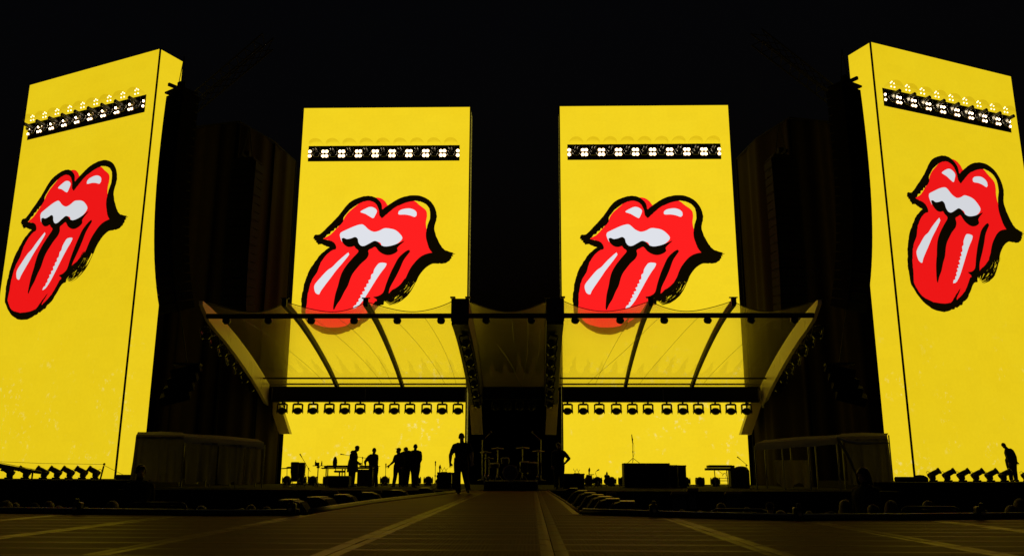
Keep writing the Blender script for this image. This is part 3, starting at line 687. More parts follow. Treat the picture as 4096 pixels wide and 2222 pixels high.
# on the inner sides of the posts
PK = mover_kit(R(-20))
for s, nm in ((-1, 'left'), (1, 'right')):
    for i in range(7):
        y = 34.6 + i * 1.55; x = s * (ribx(0, y) + .33); z = prof(y) - .98
        PK.place('moving_light', (x, y, z), (0, s * .25, 0), '%s light from the front hung beneath the %s post beam of the canopy' % (ORD[i], nm), 'stage light', 'lights under the post beams')
    for i in range(8):
        y = 35.2 + i * 1.3; x = s * (ribx(4, y) + .62); z = prof(y) - .5
        PK.place('moving_light', (x, y, z), (0, s * .3, 0), '%s light from the front outside the %s end fin of the canopy' % (ORD[i], nm), 'stage light', 'lights beside the end fins')
# small heads under the long tube
SK = Kit()
SK.part('clamp', MB().tube([(-.05, 0, .16), (-.12, 0, .05), (-.05, 0, -.02)], .018, 6).box((0, 0, -.01), (.16, .12, .05)), 'black_metal')
SK.part('head', MB().lathe([(.06, .02), (.15, -.02), (.17, -.1), (.13, -.2), (.05, -.23)], (0, 0, 0), Matrix.Rotation(R(25), 3, 'X') @ Matrix.Rotation(R(12), 3, 'Y'), 12), 'black_metal')
for i, px in enumerate((905, 1076, 1245, 1417, 1590, 1765, 1948, 2127, 2303, 2483, 2658, 2833, 3008, 3182)):
    SK.place('wash_light', (atY(px, 1280, 33.2).x, 33.2, 6.655), (0, 0, random.uniform(-.4, .4)), '%s small lamp from the left clamped under the long canopy tube' % ORD[i], 'stage light', 'small lamps under the canopy tube')
# domed moving heads standing on the stage floor
DK = Kit()
DK.part('base', MB().bbox((0, 0, .05), (.34, .3, .1), .02), 'black_metal')
for sx in (-1, 1):
    DK.part('yoke_arm', MB().prism([(sx * .17, .08), (sx * .22, .1), (sx * .225, .27), (sx * .20, .40), (sx * .165, .25)], -.07, .07), 'black_metal')
DK.part('head', MB().lathe([(.12, .08), (.175, .14), (.19, .24), (.165, .33), (.11, .40), (.03, .43)], n=16), 'black_metal')
DK.part('lens', MB().lathe([(.085, .07), (.06, .05), (.02, .045)], n=12), 'lens_glass')
for px, Y, lab in ((1147, 42, 'domed floor light left of the conga drums'), (1207, 42, 'domed floor light behind the conga drums'), (1251, 42, 'domed floor light beneath the percussion table'), (1309, 42, 'domed floor light between percussion table and keyboard bench'),
                   (1539, 42, 'domed floor light standing alone left of the pointing person'), (1665, 42, 'domed floor light at the heels of the broad person'), (1713, 42, 'domed floor light standing alone right of the crew group'),
                   (2352, 42, 'domed floor light beside the guitar by the low amplifiers'), (2390, 42, 'domed floor light below the stool'), (2447, 42, 'domed floor light standing alone left of the flight case'), (2492, 42, 'domed floor light peeping from behind the flight case edge'), (2743, 42, 'domed floor light peeping out right of the two racks'), (2800, 42, 'domed floor light standing alone between racks and keyboards'), (2861, 42, 'domed floor light under the stacked keyboards')):
    DK.place('floor_light', (atY(px, 1925, Y).x, Y, 0), (0, 0, random.uniform(-.5, .5)), lab, 'stage light', 'domed floor lights', 1.03)
# long barrel spotlights on the wings
def can_kit():
    k = Kit(); M = Matrix.Rotation(R(62), 3, 'X')
    k.part('base', MB().bbox((0, .02, .05), (.5, .46, .1), .02).bbox((0, .06, .28), (.42, .36, .42), .08), 'black_metal')
    k.part('barrel', MB().lathe([(.02, -.36), (.13, -.34), (.16, -.2), (.165, .1), (.15, .3), (.185, .32), (.19, .45), (.15, .455)], (0, 0, .46), M, 16), 'black_metal')
    k.part('lens', MB().lathe([(.15, .44), (.1, .46), (.03, .468)], (0, 0, .46), M, 14), 'lens_glass')
    p = [M @ Vector((0, .16, -.3)), M @ Vector((0, .26, -.28)), M @ Vector((0, .27, -.18)), M @ Vector((0, .16, -.13))]
    k.part('handle', MB().tube([v + Vector((0, 0, .46)) for v in p], .016, 6), 'black_metal')
    return k
CK = can_kit()
for i, px in enumerate((35, 100, 172, 224, 275, 328, 378)):
    CK.place('spotlight', (atY(px, 1895, 37.0).x, 37.0, .3), (0, 0, R(-62)), '%s barrel spotlight from the left picture edge, aimed left' % ORD[i], 'stage light', 'barrel spotlights on the left wing', .7)
for i, px in enumerate((3733, 3792, 3850, 3907, 3962, 4017, 4108)):
    CK.place('spotlight', (atY(px, 1895, 36.8).x, 36.8, .3), (0, 0, R(62)), ('%s barrel spotlight counted from the inner end of the right wing, aimed right' % ORD[i]), 'stage light', 'barrel spotlights on the right wing', .7)

# ------------------------------------------------------------------ loudspeaker arrays, drapes, tents
def box_mesh(w, h, d):
    b = MB().prism([(-w / 2, -h / 2), (w / 2, -h / 2), (w / 2, h / 2), (-w / 2, h / 2)], 0, d)
    for v in b.v:                                             # wedge: the back is lower than the face
        if v.y > d * .5: v.z *= .78
    return b
mat('cabinet_black', (.006, .0055, .005), .8, spec=.08)
CAB = box_mesh(1.34, .425, .86).mesh('cabinet', 'cabinet_black')
GRL = MB().bbox((0, -.012, 0), (1.26, .03, .385), .01).mesh('grille', 'grille')
SIDEP = MB().bbox((0, 0, 0), (.02, .5, .05), .005).mesh('rigging_plate', 'cabinet_black')
def array(loc, face, n, label, splay, lean=0., s=1):
    root = empty('speaker_array', loc); tag(root, label, 'loudspeaker', 'hanging loudspeaker arrays')
    f = Vector((face[0], face[1], 0)).normalized(); rz = math.atan2(f.x, -f.y)
    root.rotation_euler = (0, 0, rz)
    z = 0.; y = 0.; a = R(-2)
    fr = MB().bbox((0, .35, .32), (1.2, 1.0, .1), .02).box((0, .3, .5), (.12, 1.3, .14)).cyl((-.3, .3, .5), (0, .3, 2.2), .02, n=6).cyl((.3, .3, .5), (0, .3, 2.2), .02, n=6).bbox((0, .3, .72), (.3, .3, .3), .05)
    link('bumper_frame', fr.mesh('bumper_frame', 'cabinet_black'), root)
    for i in range(n):
        a += splay * (.25 + 1.9 * (i / n) ** 2.2)
        c = link('cabinet', CAB, root); c.location = (lean * z, y, z); c.rotation_euler = (a, 0, 0)
        link('grille', GRL, c)
        if i % 3 == 1:
            for sx in (-1, 1):
                p = link('rigging_plate', SIDEP, c); p.location = (sx * .682, .3, .16)
        z -= .43 * math.cos(a); y -= -.43 * math.sin(a)
    return root
array((-15.55, 35.6, 17.5), (-.55, -.83), 24, 'big black loudspeaker array hanging before the far left tower', R(1.05))
array((15.5, 35.5, 17.5), (.55, -.83), 24, 'big black loudspeaker array hanging before the far right tower', R(1.05))
array((-13.5, 39.5, 15.6), (-.15, -.98), 20, 'slimmer dark loudspeaker array deeper in, left of the canopy', R(.7))
array((13.5, 39.5, 15.6), (.15, -.98), 20, 'slimmer dark loudspeaker array deeper in, right of the canopy', R(.7))
for s, nm in ((-1, 'left'), (1, 'right')):
    # stub truss the arrays hang from
    t = MB(); A = Vector((s * 17.4, 41.2, 19.4)); B = Vector((s * 11.6, 36.2, 20.6))
    d = (B - A).normalized(); n1 = d.cross(Vector((0, 0, 1))).normalized() * .3; n2 = Vector((0, 0, .3))
    cs = [n1 + n2, n1 - n2, -n1 - n2, -n1 + n2]
    for c in cs: t.cyl(A + c, B + c, .04, n=6)
    L = (B - A).length; k = 10
    for i in range(k):
        p, q = A + d * (L * i / k), A + d * (L * (i + 1) / k)
        for j in range(4): t.cyl(p + cs[j], q + cs[(j + 1) % 4], .022, n=5)
    o = link('rigging_truss', t.mesh('rigging_truss', 'black_cloth')); tag(o, 'dark lattice truss holding the %s loudspeaker arrays' % nm, 'truss', 'rigging trusses')
    # drape tower beside the array
    dr = MB(); path = [Vector((s * 17.7, 41.5)), Vector((s * 16.2, 41.1)), Vector((s * 14.3, 40.6)), Vector((s * 13.3, 43.4)), Vector((s * 12.95, 46.4))]
    P = []
    for a, b in zip(path, path[1:]):
        for i in range(16): P.append(a.lerp(b, i / 16))
    P.append(path[-1]); vs = []; fs = []; rr = random.Random(5 + s)
    for i, p in enumerate(P):
        f = .05 * math.sin(i * .9 + rr.random()) + .09 * math.sin(i * .33 + 1)
        for j, z in enumerate((GZ, 1.5, 5, 9, 13.5, 18.4)): vs.append((p.x + f * (1 - .06 * j), p.y - f * (1 - .06 * j), z))
    for i in range(len(P) - 1):
        for j in range(5): fs.append((6 * i + j, 6 * i + 6 + j, 6 * i + 7 + j, 6 * i + j + 1))
    dr.add(vs, fs, True)
    o = empty('drape_tower', (0, 0, 0)); tag(o, 'tall dark brown drape hung behind the %s loudspeaker arrays' % nm, 'drape', 'drape towers')
    link('curtain', dr.mesh('curtain', 'drape_brown'), o)
    ft = MB()
    for p in path: ft.cyl((p.x, p.y + .15, GZ), (p.x, p.y + .15, 18.5), .05, n=6)
    for a, b in zip(path, path[1:]): ft.cyl((a.x, a.y, 18.45), (b.x, b.y, 18.45), .05, n=6)
    link('tube_frame', ft.mesh('tube_frame', 'black_cloth'), o)
    # side fill cluster
    r0 = empty('fill_speakers', (s * 14.55, 37.2, 5.0), 0); tag(r0, 'tilted cluster of side fill loudspeakers over the %s tent' % nm, 'loudspeaker', 'side fill clusters')
    f = Vector((-s * .2, -.98, 0)); r0.rotation_euler = (0, 0, math.atan2(f.x, -f.y))
    z = 0; y = 0; x = 0; a = R(8)
    for i in range(4):
        c = link('cabinet', CAB, r0); c.location = (x, y, z); c.rotation_euler = (a, s * R(16), 0); c.scale = (.92, .9, .95); link('grille', GRL, c)
        e = link('end_plate', MB().bbox((s * .68, .4, 0), (.03, .5, .34), .01).mesh('end_plate', 'canvas'), c)
        z -= .41; y += .05; x += s * .12; a += R(6)
    link('flying_frame', MB().box((0, .3, .34), (1.2, .6, .08)).cyl((0, .3, .3), (s * .6, .3, 3.2), .03, n=6).mesh('flying_frame', 'black_metal'), r0)

def cloth_sheet(p0, p1, z0, z1, folds, amp, seed, scallop=0.0, nz=7):
    rr = random.Random(seed); p0, p1 = Vector(p0), Vector(p1); n = folds * 6; d = (p1 - p0).normalized(); nrm = Vector((d.y, -d.x)); vs = []; fs = []
    ph = [rr.uniform(-2.2, 2.2) for _ in range(folds + 2)]; am = [rr.uniform(.25, 1.5) for _ in range(folds + 2)]
    for i in range(n + 1):
        t = i / n; k = t * folds; ki = int(k); kf = k - ki; f = (am[ki] * (1 - kf) + am[ki + 1] * kf) * math.sin(2 * math.pi * k * .9 + ph[ki] * (1 - kf) + ph[ki + 1] * kf); g = math.sin(5.1 * t + seed)
        for j in range(nz + 1):
            v = j / nz; z = z0 + (z1 - z0) * v
            a = amp * (1.0 - .75 * v) * f + .6 * amp * g * (1 - v) + .25 * amp * rr.uniform(-1, 1) * (1 - v)
            q = p0.lerp(p1, t) + nrm * a; zz = z - scallop * (1 - v) * abs(math.sin(math.pi * k / 2))
            vs.append((q.x + d.x * .25 * amp * math.cos(6 * t * folds) * (1 - v), q.y, zz))
    for i in range(n):
        for j in range(nz): q = i * (nz + 1) + j; fs.append((q, q + nz + 1, q + nz + 2, q + 1))
    return MB().add(vs, fs, True)
def tent(s):
    A, B, Cc = (s * 15.0, 34.1), (s * 13.0, 34.0), (s * 9.85, 34.3)
    root = empty('draped_tent', (s * 12.4, 34.2, 0)); O = Vector(root.location)
    tag(root, 'canvas draped work tent under the array, curtains closed, on the left' if s < 0 else 'canvas work tent with open poles under the array on the right', 'tent', 'work tents at the stage sides')
    def put(name, mb, m):
        mb.v = [Vector(v) - O for v in mb.v]; return link(name, mb.mesh(name, m), root)
    def V(p, z): return (p[0], p[1], z)
    D = (s * .95, 2.1)
    # roof: sagging sheet with a fascia strip along the front
    def roof(a, b, za, zb, sag):
        vs = []; fs = []; n, m = 12, 6
        for i in range(n + 1):
            for j in range(m + 1):
                t, v = i / n, j / m
                vs.append((a[0] + (b[0] - a[0]) * t + D[0] * v, a[1] + (b[1] - a[1]) * t + D[1] * v, za + (zb - za) * t + .25 * v - sag * math.sin(math.pi * t) * math.sin(math.pi * min(1, v + .15)) + .015 * math.sin(7 * t + 4 * v)))
        for i in range(n):
            for j in range(m): q = i * (m + 1) + j; fs.append((q, q + m + 1, q + m + 2, q + 1))
        return MB().add(vs, fs, True)
    put('roof', roof(A, B, 2.04, 2.02, .16), 'canvas'); put('roof', roof(B, Cc, 1.98, 1.75, .12), 'canvas')
    def fascia(a, b, za, zb, h):
        b_ = MB(); n = 14; vs = []; fs = []
        for i in range(n + 1):
            t = i / n; x = a[0] + (b[0] - a[0]) * t; y = a[1] + (b[1] - a[1]) * t - .05; z = za + (zb - za) * t
            vs += [(x, y + .012 * math.sin(i * 1.7), z + .02), (x, y - .015 + .02 * math.sin(i * 2.3), z - h + .012 * math.sin(i * 1.1))]
        for i in range(n): fs.append((2 * i, 2 * i + 2, 2 * i + 3, 2 * i + 1))
        return b_.add(vs, fs, True)
    put('fascia', fascia(B, Cc, 2.0, 1.77, .26), 'canvas_trim'); put('fascia', fascia(A, B, 2.06, 2.03, .14), 'canvas')
    for p, z in ((A, 2.0), (B, 2.0), (Cc, 1.7), ((s * 11.9, 34.1), 1.85), ((s * 10.9, 34.2), 1.8)):
        put('pole', MB().cyl((p[0], p[1] + .05, 0), (p[0], p[1] + .05, z), .028, n=8), 'steel')
        put('pole', MB().cyl((p[0] + D[0], p[1] + D[1], 0), (p[0] + D[0], p[1] + D[1], z + .2), .028, n=8), 'steel')
    if s < 0:
        put('curtain', cloth_sheet((-15.0, 34.06), (-13.02, 33.96), .22, 2.0, 5, .17, 2), 'canvas')
        put('curtain', cloth_sheet((-12.95, 33.98), (-11.65, 34.08), .30, 1.75, 3, .2, 4, .16), 'canvas')
        put('curtain', cloth_sheet((-11.6, 34.06), (-10.6, 34.16), .26, 1.68, 3, .18, 9, .14), 'canvas')
        put('curtain', cloth_sheet((-10.55, 34.16), (-9.95, 34.26), .24, 1.6, 2, .16, 5, .12), 'canvas')
    else:
        put('curtain', cloth_sheet((13.3, 33.98), (15.0, 34.06), .2, 1.95, 4, .2, 12), 'canvas')
        put('curtain', cloth_sheet((10.9, 35.4), (12.3, 35.4), .25, 1.15, 3, .2, 13, .2), 'canvas')
        put('valance', MB().tube([(12.95, 33.9, 2.02), (13.3, 33.86, 1.86), (13.8, 33.85, 1.78), (15.0, 34.0, 1.8)], [.05, .06, .06, .03], 8), 'canvas_trim')
        put('tie_back', MB().tube([(13.0, 33.9, 1.95), (13.3, 33.8, 1.3), (13.6, 33.8, .5)], [.05, .06, .03], 8), 'canvas')
tent(-1); tent(1)
for s, nm in ((-1, 'left'), (1, 'right')):
    pass

# flight case, racks, amplifiers and cabinets
def case_kit(w, h, d, m='black_paint', corners=True, rails=True):
    k = Kit(); b = MB().bbox((0, 0, h / 2), (w, d, h), .025); k.part('shell', b, m)
    if corners:
        c = MB()
        for sx in (-1, 1):
            for z in (.03, h - .03): c.bbox((sx * (w / 2 - .02), -d / 2 + .015, z), (.07, .05, .07), .015)
        k.part('corner_caps', c, 'steel')
    if rails:
        g = MB().bbox((0, -d / 2 - .006, h * .45), (w * .88, .02, h * .72), .008); k.part('front_panel', g, 'grille')
        k.part('handle', MB().tube([(-.09, -d / 2, h * .92), (-.09, -d / 2 - .04, h * .92), (.09, -d / 2 - .04, h * .92), (.09, -d / 2, h * .92)], .012, 6), 'steel')
    return k
def pxspan(a, b, Y): return atY(a, 1890, Y).x, atY(b, 1890, Y).x
def put_case(name, a, b, top, Y, label, cat, d=.6, m='black_paint', group=None, base=1944):
    x0, x1 = pxspan(a, b, Y); h = atY((a + b) / 2, top, Y).z
    return case_kit(x1 - x0, h, d, m).place(name, ((x0 + x1) / 2, Y, 0), (0, 0, 0), label, cat, group)
put_case('flight_case', 2492, 2673, 1851, 38, 'large black flight case, the widest box on stage right of the drums', 'case', .9)
put_case('equipment_rack', 2677, 2706, 1858, 38, 'narrow rack touching the right end of the large flight case', 'rack', .5)
put_case('equipment_rack', 2710, 2741, 1859, 38, 'narrow rack farther from the large flight case, next to a floor light', 'rack', .5)
put_case('amplifier', 1752, 1805, 1887, 34, 'black amplifier with forked clips on top behind the walking man', 'amplifier', .45)
put_case('amplifier', 1809, 1842, 1888, 34, 'black amplifier half hidden by the walking man', 'amplifier', .45)
put_case('amplifier', 2236, 2336, 1892, 35, 'low wide black amplifier beside the person with hand on hip', 'amplifier', .45)
put_case('amplifier', 1320, 1402, 1901, 36.5, 'low black box beneath the keyboard bench', 'amplifier', .5)
put_case('drum_riser', 1945, 2150, 1921, 32.2, 'low black riser under the drum kit', 'riser', 3.2)
# flat trays along the stage lip
for i, (a, b, yy, lab) in enumerate(((1290, 1357, 1967, 'tan tray on the stage lip below the keyboards'), (1452, 1530, 1966, 'tan tray on the stage lip below the organ'), (2424, 2462, 1974, 'tan tray on the stage lip left of the flight case'), (2681, 2748, 1972, 'tan tray on the stage lip below the racks'), (2745, 2788, 1958, 'small tan tray on the stage lip above the other right of the racks'), (2895, 2960, 1971, 'tan tray on the stage lip below the stacked keyboards'))):
    x0, x1 = pxspan(a, b, 30.4); z = atY(a, yy, 30.4).z
    k = Kit(); k.part('tray', MB().bbox((0, 0, 0), (x1 - x0, .3, .09), .01), 'wood_tan'); k.part('bracket', MB().box((0, .2, -.3), (x1 - x0 - .1, .05, .6)), 'black_metal')
    k.place('lip_tray', ((x0 + x1) / 2, 30.4, z), (R(-12), 0, 0), lab, 'tray', 'trays on the stage lip')

# wedge monitors along both sides of the runway
WK = Kit()
WK.part('cabinet', MB().prism([(-.32, 0), (.24, 0), (.24, .3), (0.0, .315), (-.1, .29)], -.3, .3), 'black_paint')
WK.part('grille', MB().prism([(-.315, .01), (-.12, .285), (-.132, .292), (-.33, .015)], -.27, .27), 'grille')
WK.part('lid', MB().bbox((.115, 0, .322), (.25, .6, .016), .006), 'lid_tan')
for i, (X, Y) in enumerate(((2.45, 14.75), (2.33, 16.1), (2.3, 17.4), (2.27, 18.9), (2.22, 20.6), (2.17, 22.9), (2.1, 26.4))):
    WK.place('monitor_wedge', (X, Y, -.15), (0, 0, random.uniform(-.12, .12)), '%s monitor wedge, counted from the near end, right of the runway' % ORD[i], 'monitor', 'monitor wedges right of the runway')
for i, (dx, Y) in enumerate(((.62, 14.9), (.6, 16.5), (.6, 18.3), (.6, 20.2), (.6, 22.8), (.6, 26.0))):
    WK.place('monitor_wedge', (lerp_tab(LEFT, Y) - dx, Y, -.15), (0, 0, math.pi + random.uniform(-.15, .15)), '%s monitor wedge, counted from the near end, left of the runway' % ORD[i], 'monitor', 'monitor wedges left of the runway')
# cable lying by the wedges
def cable_thing(pts, r, label, m='cable', name='cable'):
    tag(link(name, MB().tube(pts, r, 6).mesh(name, m)), label, 'cable')
P = [(1.95 + .12 * math.sin(i * 1.3), 14.4 + i * .5, -.135) for i in range(20)]
cable_thing(P, .018, 'loose pale cable snaking beside the right runway wedges', 'rim_trim')
# clamps on the platform rail
CLK = Kit(); CLK.part('post', MB().bbox((0, 0, .04), (.13, .12, .22), .02).cyl((0, -.05, -.08), (0, -.05, .2), .03, n=8), 'black_metal'); CLK.part('knob', MB().cyl((0, -.06, .06), (0, -.12, .06), .025, n=8), 'steel')
for px, lab in ((305, 'left of all heads'), (1215, 'by the runway corner'), (2613, 'right of the runway wedges'), (3185, 'in the middle of the right half'), (3905, 'near the right picture edge')):
    p = atZ(px, 2066, .0); Yr = lerp_tab(FAR, p.x) + .02
    x = atY(px, 2055, Yr).x
    CLK.place('rail_clamp', (x, lerp_tab(FAR, x) - .02, .03), (0, 0, 0), 'black clamp on the platform rail ' + lab, 'clamp', 'rail clamps')
# crowd barriers behind the rail
def barrier(a, b, top, Y, lab, group):
    x0, x1 = pxspan(a, b, Y); z = atY((a + b) / 2, top, Y).z; w = x1 - x0; h = z - GZ
    k = Kit(); r = .1
    k.part('frame', MB().tube([(-w / 2, 0, 0), (-w / 2, 0, h - r), (-w / 2 + r * .3, 0, h - r * .3), (-w / 2 + r, 0, h), (w / 2 - r, 0, h), (w / 2 - r * .3, 0, h - r * .3), (w / 2, 0, h - r), (w / 2, 0, 0)], .022, 8), 'black_metal')
    k.part('panel', MB().bbox((0, .03, h * .5), (w - .04, .02, h - .08), .005), 'black_paint')
    k.part('foot', MB().box((0, .3, .03), (w, .9, .04)), 'steel')
    k.place('crowd_barrier', ((x0 + x1) / 2, Y, GZ), (0, 0, 0), lab, 'barrier', group)
barrier(527, 758, 2010, 15.2, 'crowd barrier with rounded corners behind the rail on the left', 'crowd barriers')
barrier(2835, 3062, 2036, 14.6, 'crowd barrier with rounded corners right of the runway wedges', 'crowd barriers')
barrier(3590, 3822, 2027, 14.8, 'crowd barrier with rounded corners near the right edge', 'crowd barriers')

# ------------------------------------------------------------------ instruments
def mic_stand(name, base_px, base_Y, col_top_py, boom, label, clutch=True, z0=0):
    """tripod base, column, optional boom (two picture points at the same depth) with a microphone"""
    b = atY(base_px, 1930, base_Y); x, Y = b.x, base_Y; zt = atY(base_px, col_top_py, Y).z
    root = empty(name, (x, Y, z0)); tag(root, label, 'microphone', 'microphone stands')
    f = MB()
    for k in range(3):
        a = 2.1 * k + .3; f.tube([(0, 0, .22), (.3 * math.cos(a), .3 * math.sin(a), .015)], .011, 6)
    link('tripod', f.mesh('tripod', 'black_metal'), root)
    link('column', MB().cyl((0, 0, .1), (0, 0, zt - z0), .013, .011, 8).cyl((0, 0, (zt - z0) * .5), (0, 0, (zt - z0) * .5 + .08), .022, n=8).mesh('column', 'black_metal'), root)
    if boom:
        p, q = atY(*boom[0], Y), atY(*boom[1], Y); O = Vector((x, Y, z0)); p, q = p - O, q - O
        bm = link('boom', MB().cyl(p, q, .010, n=6).bbox(Vector((0, 0, zt - z0)), (.05, .05, .07), .01).mesh('boom', 'black_metal'), root)
        d = (q - p).normalized()
        link('microphone', MB().cyl(q, q + d * .14, .016, .022, 10).ball(q + d * .16, .03, 10, 6).mesh('microphone', 'black_metal'), root)
    else:
        link('microphone', MB().cyl((0, 0, zt - z0 - .02), (0, 0, zt - z0 + .12), .018, .024, 10).ball((0, 0, zt - z0 + .14), (.03, .03, .04), 10, 6).mesh('microphone', 'black_metal'), root)
    return root
mic_stand('mic_stand', 1231, 37, 1872, ((1241, 1884), (1208, 1828)), 'boom microphone leaning over the conga drums')
mic_stand('mic_stand', 1446, 37, 1829, ((1500, 1836), (1378, 1817)), 'long boom microphone behind the coated keyboard person')
mic_stand('mic_stand', 1541, 37, 1868, None, 'straight microphone stand beside the domed light and pointing person')
mic_stand('mic_stand', 1740, 35, 1860, None, 'straight microphone stand left of the amplifiers by the walking man')
mic_stand('mic_stand', 2989, 38, 1859, ((2992, 1861), (2962, 1836)), 'boom microphone above the right end of the stacked keyboards')
ms = mic_stand('mic_stand', 2535, 38, 1768, None, 'tall microphone stand rising from the large flight case', z0=atY(2535, 1851, 38).z)
link('cable_loop', MB().tube([(.02, 0, .9), (.05, 0, .82), (.055, 0, .4), (.02, 0, .28)], .008, 5).mesh('cable_loop', 'cable'), ms)
link('aerial', MB().cyl((-.005, 0, .98), (-.03, 0, 1.25), .028, .016, 8).mesh('aerial', 'black_metal'), ms)
# conga drums
for i, (px, top, lab) in enumerate(((1181, 1846, 'reddish conga drum nearer the left stage edge'), (1207, 1848, 'conga drum half behind the other, under the boom microphone'))):
    k = Kit(); p = atY(px, top, 37 + .25 * i); H = p.z
    k.part('shell', MB().lathe([(.11, .22), (.14, .4), (.175, .62), (.18, .78), (.16, H - .02)], n=18), 'drum_shell'); k.part('head', MB().lathe([(.168, H - .05), (.172, H - .01), (.16, H), (.02, H + .004)], n=18), 'drum_skin')
    k.part('hoop', MB().lathe([(.18, H - .06), (.188, H - .05), (.188, H - .03), (.18, H - .02)], n=18), 'chrome')
    st_ = MB()
    for a in range(3): st_.tube([(.16 * math.cos(a * 2.1), .16 * math.sin(a * 2.1), .55), (.2 * math.cos(a * 2.1), .2 * math.sin(a * 2.1), .3), (.3 * math.cos(a * 2.1), .3 * math.sin(a * 2.1), 0)], .013, 6)
    k.part('stand', st_, 'chrome')
    for a in range(5):
        k.part('tuning_lug', MB().cyl((.178 * math.cos(a * 1.257), .178 * math.sin(a * 1.257), H - .22), (.188 * math.cos(a * 1.257), .188 * math.sin(a * 1.257), H - .04), .009, n=6), 'chrome')
    k.place('conga_drum', (p.x, 37 + .25 * i, 0), (0, 0, .4 * i), lab, 'drum', 'conga drums')
# small tray stand left of the congas
k = Kit(); p = atY(1152, 1871, 36.8)
k.part('tray', MB().bbox((0, 0, p.z), (.42, .25, .04), .015).ball((.08, 0, p.z + .04), (.12, .08, .03), 10, 5), 'black_paint'); k.part('column', MB().cyl((0, 0, 0), (0, 0, p.z), .013, n=6), 'chrome'); k.part('foot', MB().bbox((0, 0, .02), (.3, .3, .03), .01), 'black_metal')
k.place('tray_stand', (p.x, 36.8, 0), (0, R(-3), 0), 'small percussion tray jutting out left of the conga drums', 'stand')
# percussion table with bottles
k = Kit(); p = atY(1273, 1861, 37); zt = p.z
k.part('table_top', MB().bbox((0, 0, zt), (.42, .3, .03), .01), 'black_paint'); k.part('column', MB().cyl((0, 0, 0), (0, 0, zt), .022, n=8).bbox((0, 0, zt - .06), (.12, .12, .08), .02), 'black_metal')
f = MB()
for a in range(3): f.tube([(0, 0, .2), (.28 * math.cos(a * 2.1), .28 * math.sin(a * 2.1), .02)], .014, 6)
k.part('tripod', f, 'black_metal'); k.place('side_table', (p.x, 37, 0), (0, 0, 0), 'small one-legged table with bottles beside the keyboard bench', 'table')
bt = Kit(); bt.part('glass', MB().lathe([(.034, 0), (.036, .12), (.03, .15), (.014, .18), (.014, .22)], n=12), 'lens_glass'); bt.part('cap', MB().cyl((0, 0, .22), (0, 0, .235), .015, n=8), 'black_paint')
bt.place('bottle', (p.x - .12, 37, zt + .015), (0, 0, 0), 'left bottle standing on the small one-legged table', 'bottle', 'bottles'); bt.place('bottle', (p.x + .15, 36.98, zt + .015), (0, 0, 0), 'right bottle standing on the small one-legged table', 'bottle', 'bottles', .85)
cn = Kit(); cn.part('can', MB().lathe([(.06, 0), (.075, .02), (.075, .11), (.07, .125)], n=14), 'black_paint'); cn.place('tin', (p.x - .03, 37, zt + .015), (0, 0, 0), 'squat tin between the bottles on the small table', 'tin')
# keyboard bench, chair, organ
def keyboard_parts(k, w, d, h, z, x=0, y=0):
    b = k.part('keyboard_case', MB().bbox((x, y, z), (w, d, h), .015), 'black_paint')
    n = 14; kw = w * .86 / n
    for i in range(n): k.part('key', MB().box((x - w * .43 + kw * (i + .5), y + d * .2, z + h / 2 + .006), (kw * .92, d * .45, .012)), 'keys_white', b)
k = Kit(); x0, x1 = pxspan(1291, 1402, 37); w = x1 - x0; z = atY(1340, 1866, 37).z
k.part('table_top', MB().bbox((0, 0, z - .06), (w, .5, .045), .01).bbox((-w * .46, 0, z - .04), (.26, .2, .03), .01), 'black_paint')
keyboard_parts(k, w * .86, .4, .09, z + .015)
for xx in (-w * .38, -w * .32, w * .2, w * .3): k.part('leg', MB().cyl((xx, 0, 0), (xx, 0, z - .08), .025, n=8), 'black_metal')
k.place('keyboard_bench', ((x0 + x1) / 2, 37, 0), (0, 0, 0), 'long keyboard bench between the small table and the coated person', 'keyboard')
k = Kit(); p = atY(1353, 1880, 37.7); zs = atY(1350, 1884, 37.7).z
k.part('seat', MB().bbox((.06, 0, zs), (.5, .45, .09), .04), 'black_cloth'); k.part('backrest', MB().ball((-.16, .1, zs + .38), (.1, .2, .27), 14, 8), 'black_cloth'); k.part('column', MB().cyl((.06, 0, .06), (.06, 0, zs), .03, n=8).cyl((-.1, .1, zs), (-.15, .1, zs + .25), .02, n=6), 'black_metal')
for a in range(5): k.part('foot', MB().tube([(.06, 0, .1), (.06 + .3 * math.cos(a * 1.257), .3 * math.sin(a * 1.257), .03)], .022, 6), 'black_metal')
k.place('swivel_chair', (p.x, 37.7, 0), (0, 0, .2), 'swivel chair with oval back behind the keyboard bench', 'chair')
x0, x1 = pxspan(1432, 1496, 36.6); z = atY(1460, 1866, 36.6).z; w = x1 - x0
k = Kit(); k.part('cabinet', MB().bbox((0, 0, (z - .1) / 2 + .02), (w * .94, .55, z - .14), .02), 'wood_red'); k.part('lid', MB().bbox((0, 0, z - .04), (w, .7, .08), .02), 'wood_red'); keyboard_parts(k, w * .9, .25, .05, z + .03, 0, .15)
k.part('music_rail', MB().cyl((w * .3, 0, z + .02), (w * .85, .1, z + .03), .012, n=6), 'steel'); k.part('pedal', MB().box((0, .3, .06), (w * .7, .3, .06)), 'wood_red')
k.place('organ', ((x0 + x1) / 2, 36.6, 0), (0, 0, 0), 'dark reddish wooden organ between the coated and the leaning person', 'organ')
x0, x1 = pxspan(2822, 2992, 38); zt = atY(2880, 1864, 38).z; zl = atY(2880, 1875, 38).z; w = x1 - x0
k = Kit(); keyboard_parts(k, w * .63, .35, .1, zt, -w * .14); keyboard_parts(k, w * .74, .38, .1, zl, -w * .13)
k.part('organ_body', MB().bbox((w * .28, 0, zl * .5), (w * .44, .6, zl), .05).bbox((w * .2, 0, zl + .02), (w * .2, .5, .1), .03).ball((w * .34, 0, zl), (w * .17, .3, .14), 14, 8), 'black_paint')
